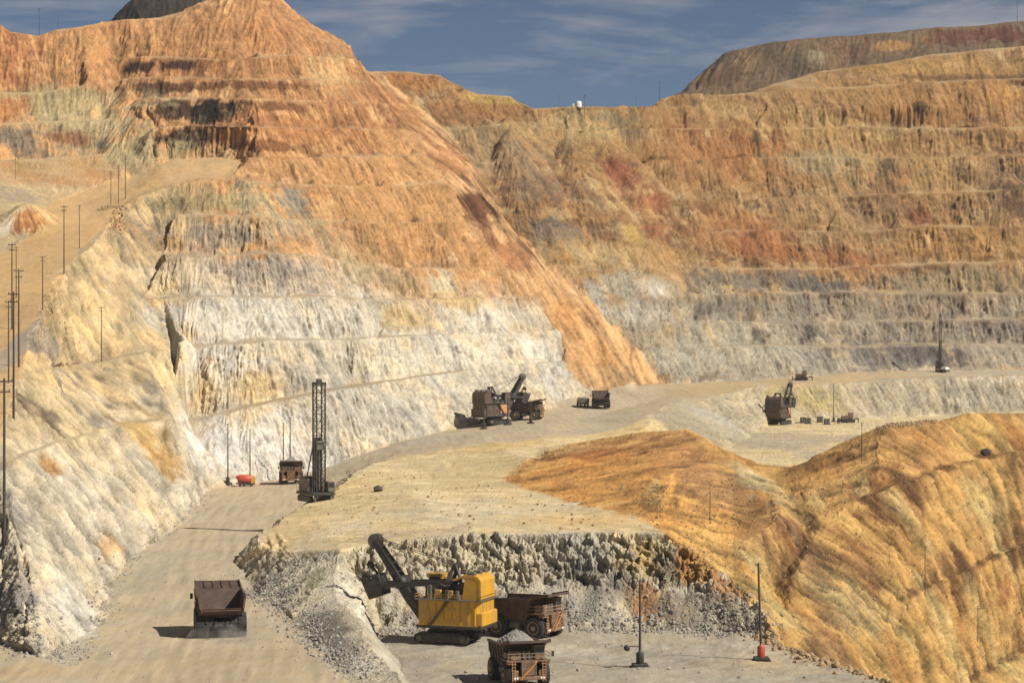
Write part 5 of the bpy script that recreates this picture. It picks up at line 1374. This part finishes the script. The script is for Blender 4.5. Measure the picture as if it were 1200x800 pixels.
# long low berm of dark dirt at the crest of the right slope
def ridge_rubble(name, spots, label, m, n, spread, smin, smax, seed, kind='stuff'):
    """loose broken rock lying on the ground along a line: too many to count."""
    r = random.Random(seed); mb = MB()
    base = rock_mesh('tmp', 1.0, seed, m); bv = [v.co.copy() for v in base.data.vertices]; bf = [tuple(p.vertices) for p in base.data.polygons]
    bpy.data.objects.remove(base)
    for k in range(n):
        t = r.random() * (len(spots) - 1); i = int(t); u = t - i
        a, b = spots[i], spots[min(i + 1, len(spots) - 1)]
        Y = a[1] + (b[1] - a[1]) * u + r.gauss(0, spread)
        px = a[0] + (b[0] - a[0]) * u + r.gauss(0, spread) * F / Y
        s = smin + (smax - smin) * r.random() ** 3.5
        z = ground_z(px, Y)
        R = Euler((r.uniform(0, 6), r.uniform(0, 6), r.uniform(0, 6))).to_matrix()
        c = Vector(((px - PX0) * Y / F, Y, z + s * .25))
        mb.add([R @ (v * s) + c for v in bv], bf)
    o = mb.build(name, m)
    tag(o, label, 'rubble', kind=kind)
    return o
ridge_rubble('rubble', [(440, 419), (480, 415), (560, 418), (666, 420), (760, 418), (840, 416), (880, 410)], 'broken grey rock at the foot of the blasted face', 'rocks', 4200, 3.6, .07, .5, 21)
ridge_rubble('rubble', [(300, 440), (325, 412), (352, 385), (385, 352), (430, 322)], 'broken grey rock along the haul road berm', 'rocks', 1900, 2.2, .06, .45, 22)
ridge_rubble('rubble', [(895, 404), (930, 392), (965, 377), (1045, 352), (1090, 322)], 'brown broken rock along the edge of the pit floor', 'rocks_tan', 1500, 1.8, .08, .75, 23)
ridge_rubble('rubble', [(-40, 366), (0, 368), (40, 356), (66, 345)], 'grey gravel at the foot of the left hillside', 'rocks', 1400, 4.0, .06, .4, 24)
ridge_rubble('rubble', [(1030, 613), (1060, 620), (1094, 629)], 'dark low berm on the crest of the right orange slope', 'rocks_tan', 500, .8, .2, .6, 25)
ridge_rubble('rubble', [(118, 380), (132, 450), (165, 530), (215, 630), (240, 720)], 'pale stones along the foot of the left bank', 'rocks', 900, 1.6, .05, .35, 26)

ridge_rubble('rubble', [(119, 912), (130, 922), (141, 918), (137, 900), (128, 888)], 'low dirt windrow at the top bend of the ramp road', 'rocks_tan', 500, 1.1, .15, .7, 27)
def scatter(name, poly, label, m, n, smin, smax, seed):
    r = random.Random(seed); mb = MB()
    base = rock_mesh('tmp', 1.0, seed, m); bv = [v.co.copy() for v in base.data.vertices]; bf = [tuple(p.vertices) for p in base.data.polygons]
    bpy.data.objects.remove(base)
    x0, x1 = min(p[0] for p in poly), max(p[0] for p in poly); y0, y1 = min(p[1] for p in poly), max(p[1] for p in poly)
    k = 0
    while k < n:
        px, Y = r.uniform(x0, x1), r.uniform(y0, y1)
        if not inpoly(np.array([px]), np.array([Y]), poly)[0]: continue
        k += 1
        s = smin + (smax - smin) * r.random() ** 5
        R = Euler((r.uniform(0, 6), r.uniform(0, 6), r.uniform(0, 6))).to_matrix()
        cc = Vector(((px - PX0) * Y / F, Y, ground_z(px, Y) + s * .2))
        mb.add([R @ (v * s) + cc for v in bv], bf)
    tag(mb.build(name, m), label, 'stones', kind='stuff')
scatter('loose_stones', [(780, 440), (900, 410), (960, 440), (1060, 495), (1210, 560), (1210, 650), (1000, 555), (860, 560), (700, 540)], 'loose stones scattered over the orange spoil slope', 'rocks_tan', 1500, .10, .5, 31)
scatter('loose_stones', [(450, 340), (1030, 340), (880, 400), (480, 405)], 'small stones scattered over the grey pit floor', 'rocks', 420, .08, .4, 32)
scatter('loose_stones', [(100, 310), (395, 310), (330, 400), (270, 500), (290, 700), (240, 700), (135, 460)], 'small stones scattered over the haul road', 'rocks', 350, .06, .28, 33)
scatter('loose_stones', [(320, 520), (430, 436), (770, 440), (660, 510), (560, 600), (430, 660)], 'small stones scattered over the sandy bench', 'rocks_tan', 500, .1, .5, 34)
# ground sheet far below and around the pit, out to the horizon
gs = MB().add([(-30000, -3000, -130), (30000, -3000, -130), (30000, 45000, -130), (-30000, 45000, -130)], [(0, 1, 2, 3)]).build('ground', paint('desert_ground', (0.30, 0.22, 0.14), (0.4, 0.3, 0.2), .6, .01, .95))
tag(gs, 'tan desert ground around the pit', kind='structure')

# dusty air over the pit
hz = MB().box((0, 900, 65), (4400, 2400, 420)).build('haze', 'cable')
hm_ = bpy.data.materials.new('dusty_air'); hm_.use_nodes = True
hn = hm_.node_tree.nodes; hn.clear()
ho = hn.new('ShaderNodeOutputMaterial'); hv = hn.new('ShaderNodeVolumePrincipled')
hv.inputs['Color'].default_value = (0.93, 0.90, 0.86, 1); hv.inputs['Density'].default_value = 0.00006; hv.inputs['Anisotropy'].default_value = 0.2
hm_.node_tree.links.new(hv.outputs['Volume'], ho.inputs['Volume'])
hz.data.materials.clear(); hz.data.materials.append(hm_)
tag(hz, 'thin dusty haze in the air over the pit', kind='stuff')

# dust kicked up behind the wheels of the moving truck
du = MB().lathe([(.3, -1.0), (4.6, -.4), (6.0, .6), (5.2, 1.9), (2.8, 2.8), (.3, 3.1)], (0, 0, 0), axis='z', n=20).build('dust_cloud', 'cable')
dm = bpy.data.materials.new('road_dust'); dm.use_nodes = True
dn_ = dm.node_tree.nodes; dn_.clear()
do = dn_.new('ShaderNodeOutputMaterial'); dv_ = dn_.new('ShaderNodeVolumePrincipled'); dt = dn_.new('ShaderNodeTexNoise'); dr = dn_.new('ShaderNodeMapRange'); dc = dn_.new('ShaderNodeTexCoord')
dt.inputs['Scale'].default_value = .35; dt.inputs['Detail'].default_value = 3
dr.inputs['From Min'].default_value = .42; dr.inputs['From Max'].default_value = .75; dr.inputs['To Max'].default_value = .16
dv_.inputs['Color'].default_value = (.95, .86, .72, 1)
ll = dm.node_tree.links.new
ll(dc.outputs['Object'], dt.inputs['Vector']); ll(dt.outputs['Fac'], dr.inputs['Value']); ll(dr.outputs['Result'], dv_.inputs['Density']); ll(dv_.outputs['Volume'], do.inputs['Volume'])
du.data.materials.clear(); du.data.materials.append(dm)
du.location = (truck.location.x + 1.5, truck.location.y - 8.0, truck.location.z)
du.scale = (1.0, 1.15, .85)
tag(du, 'tan road dust behind the moving haul truck', kind='stuff')
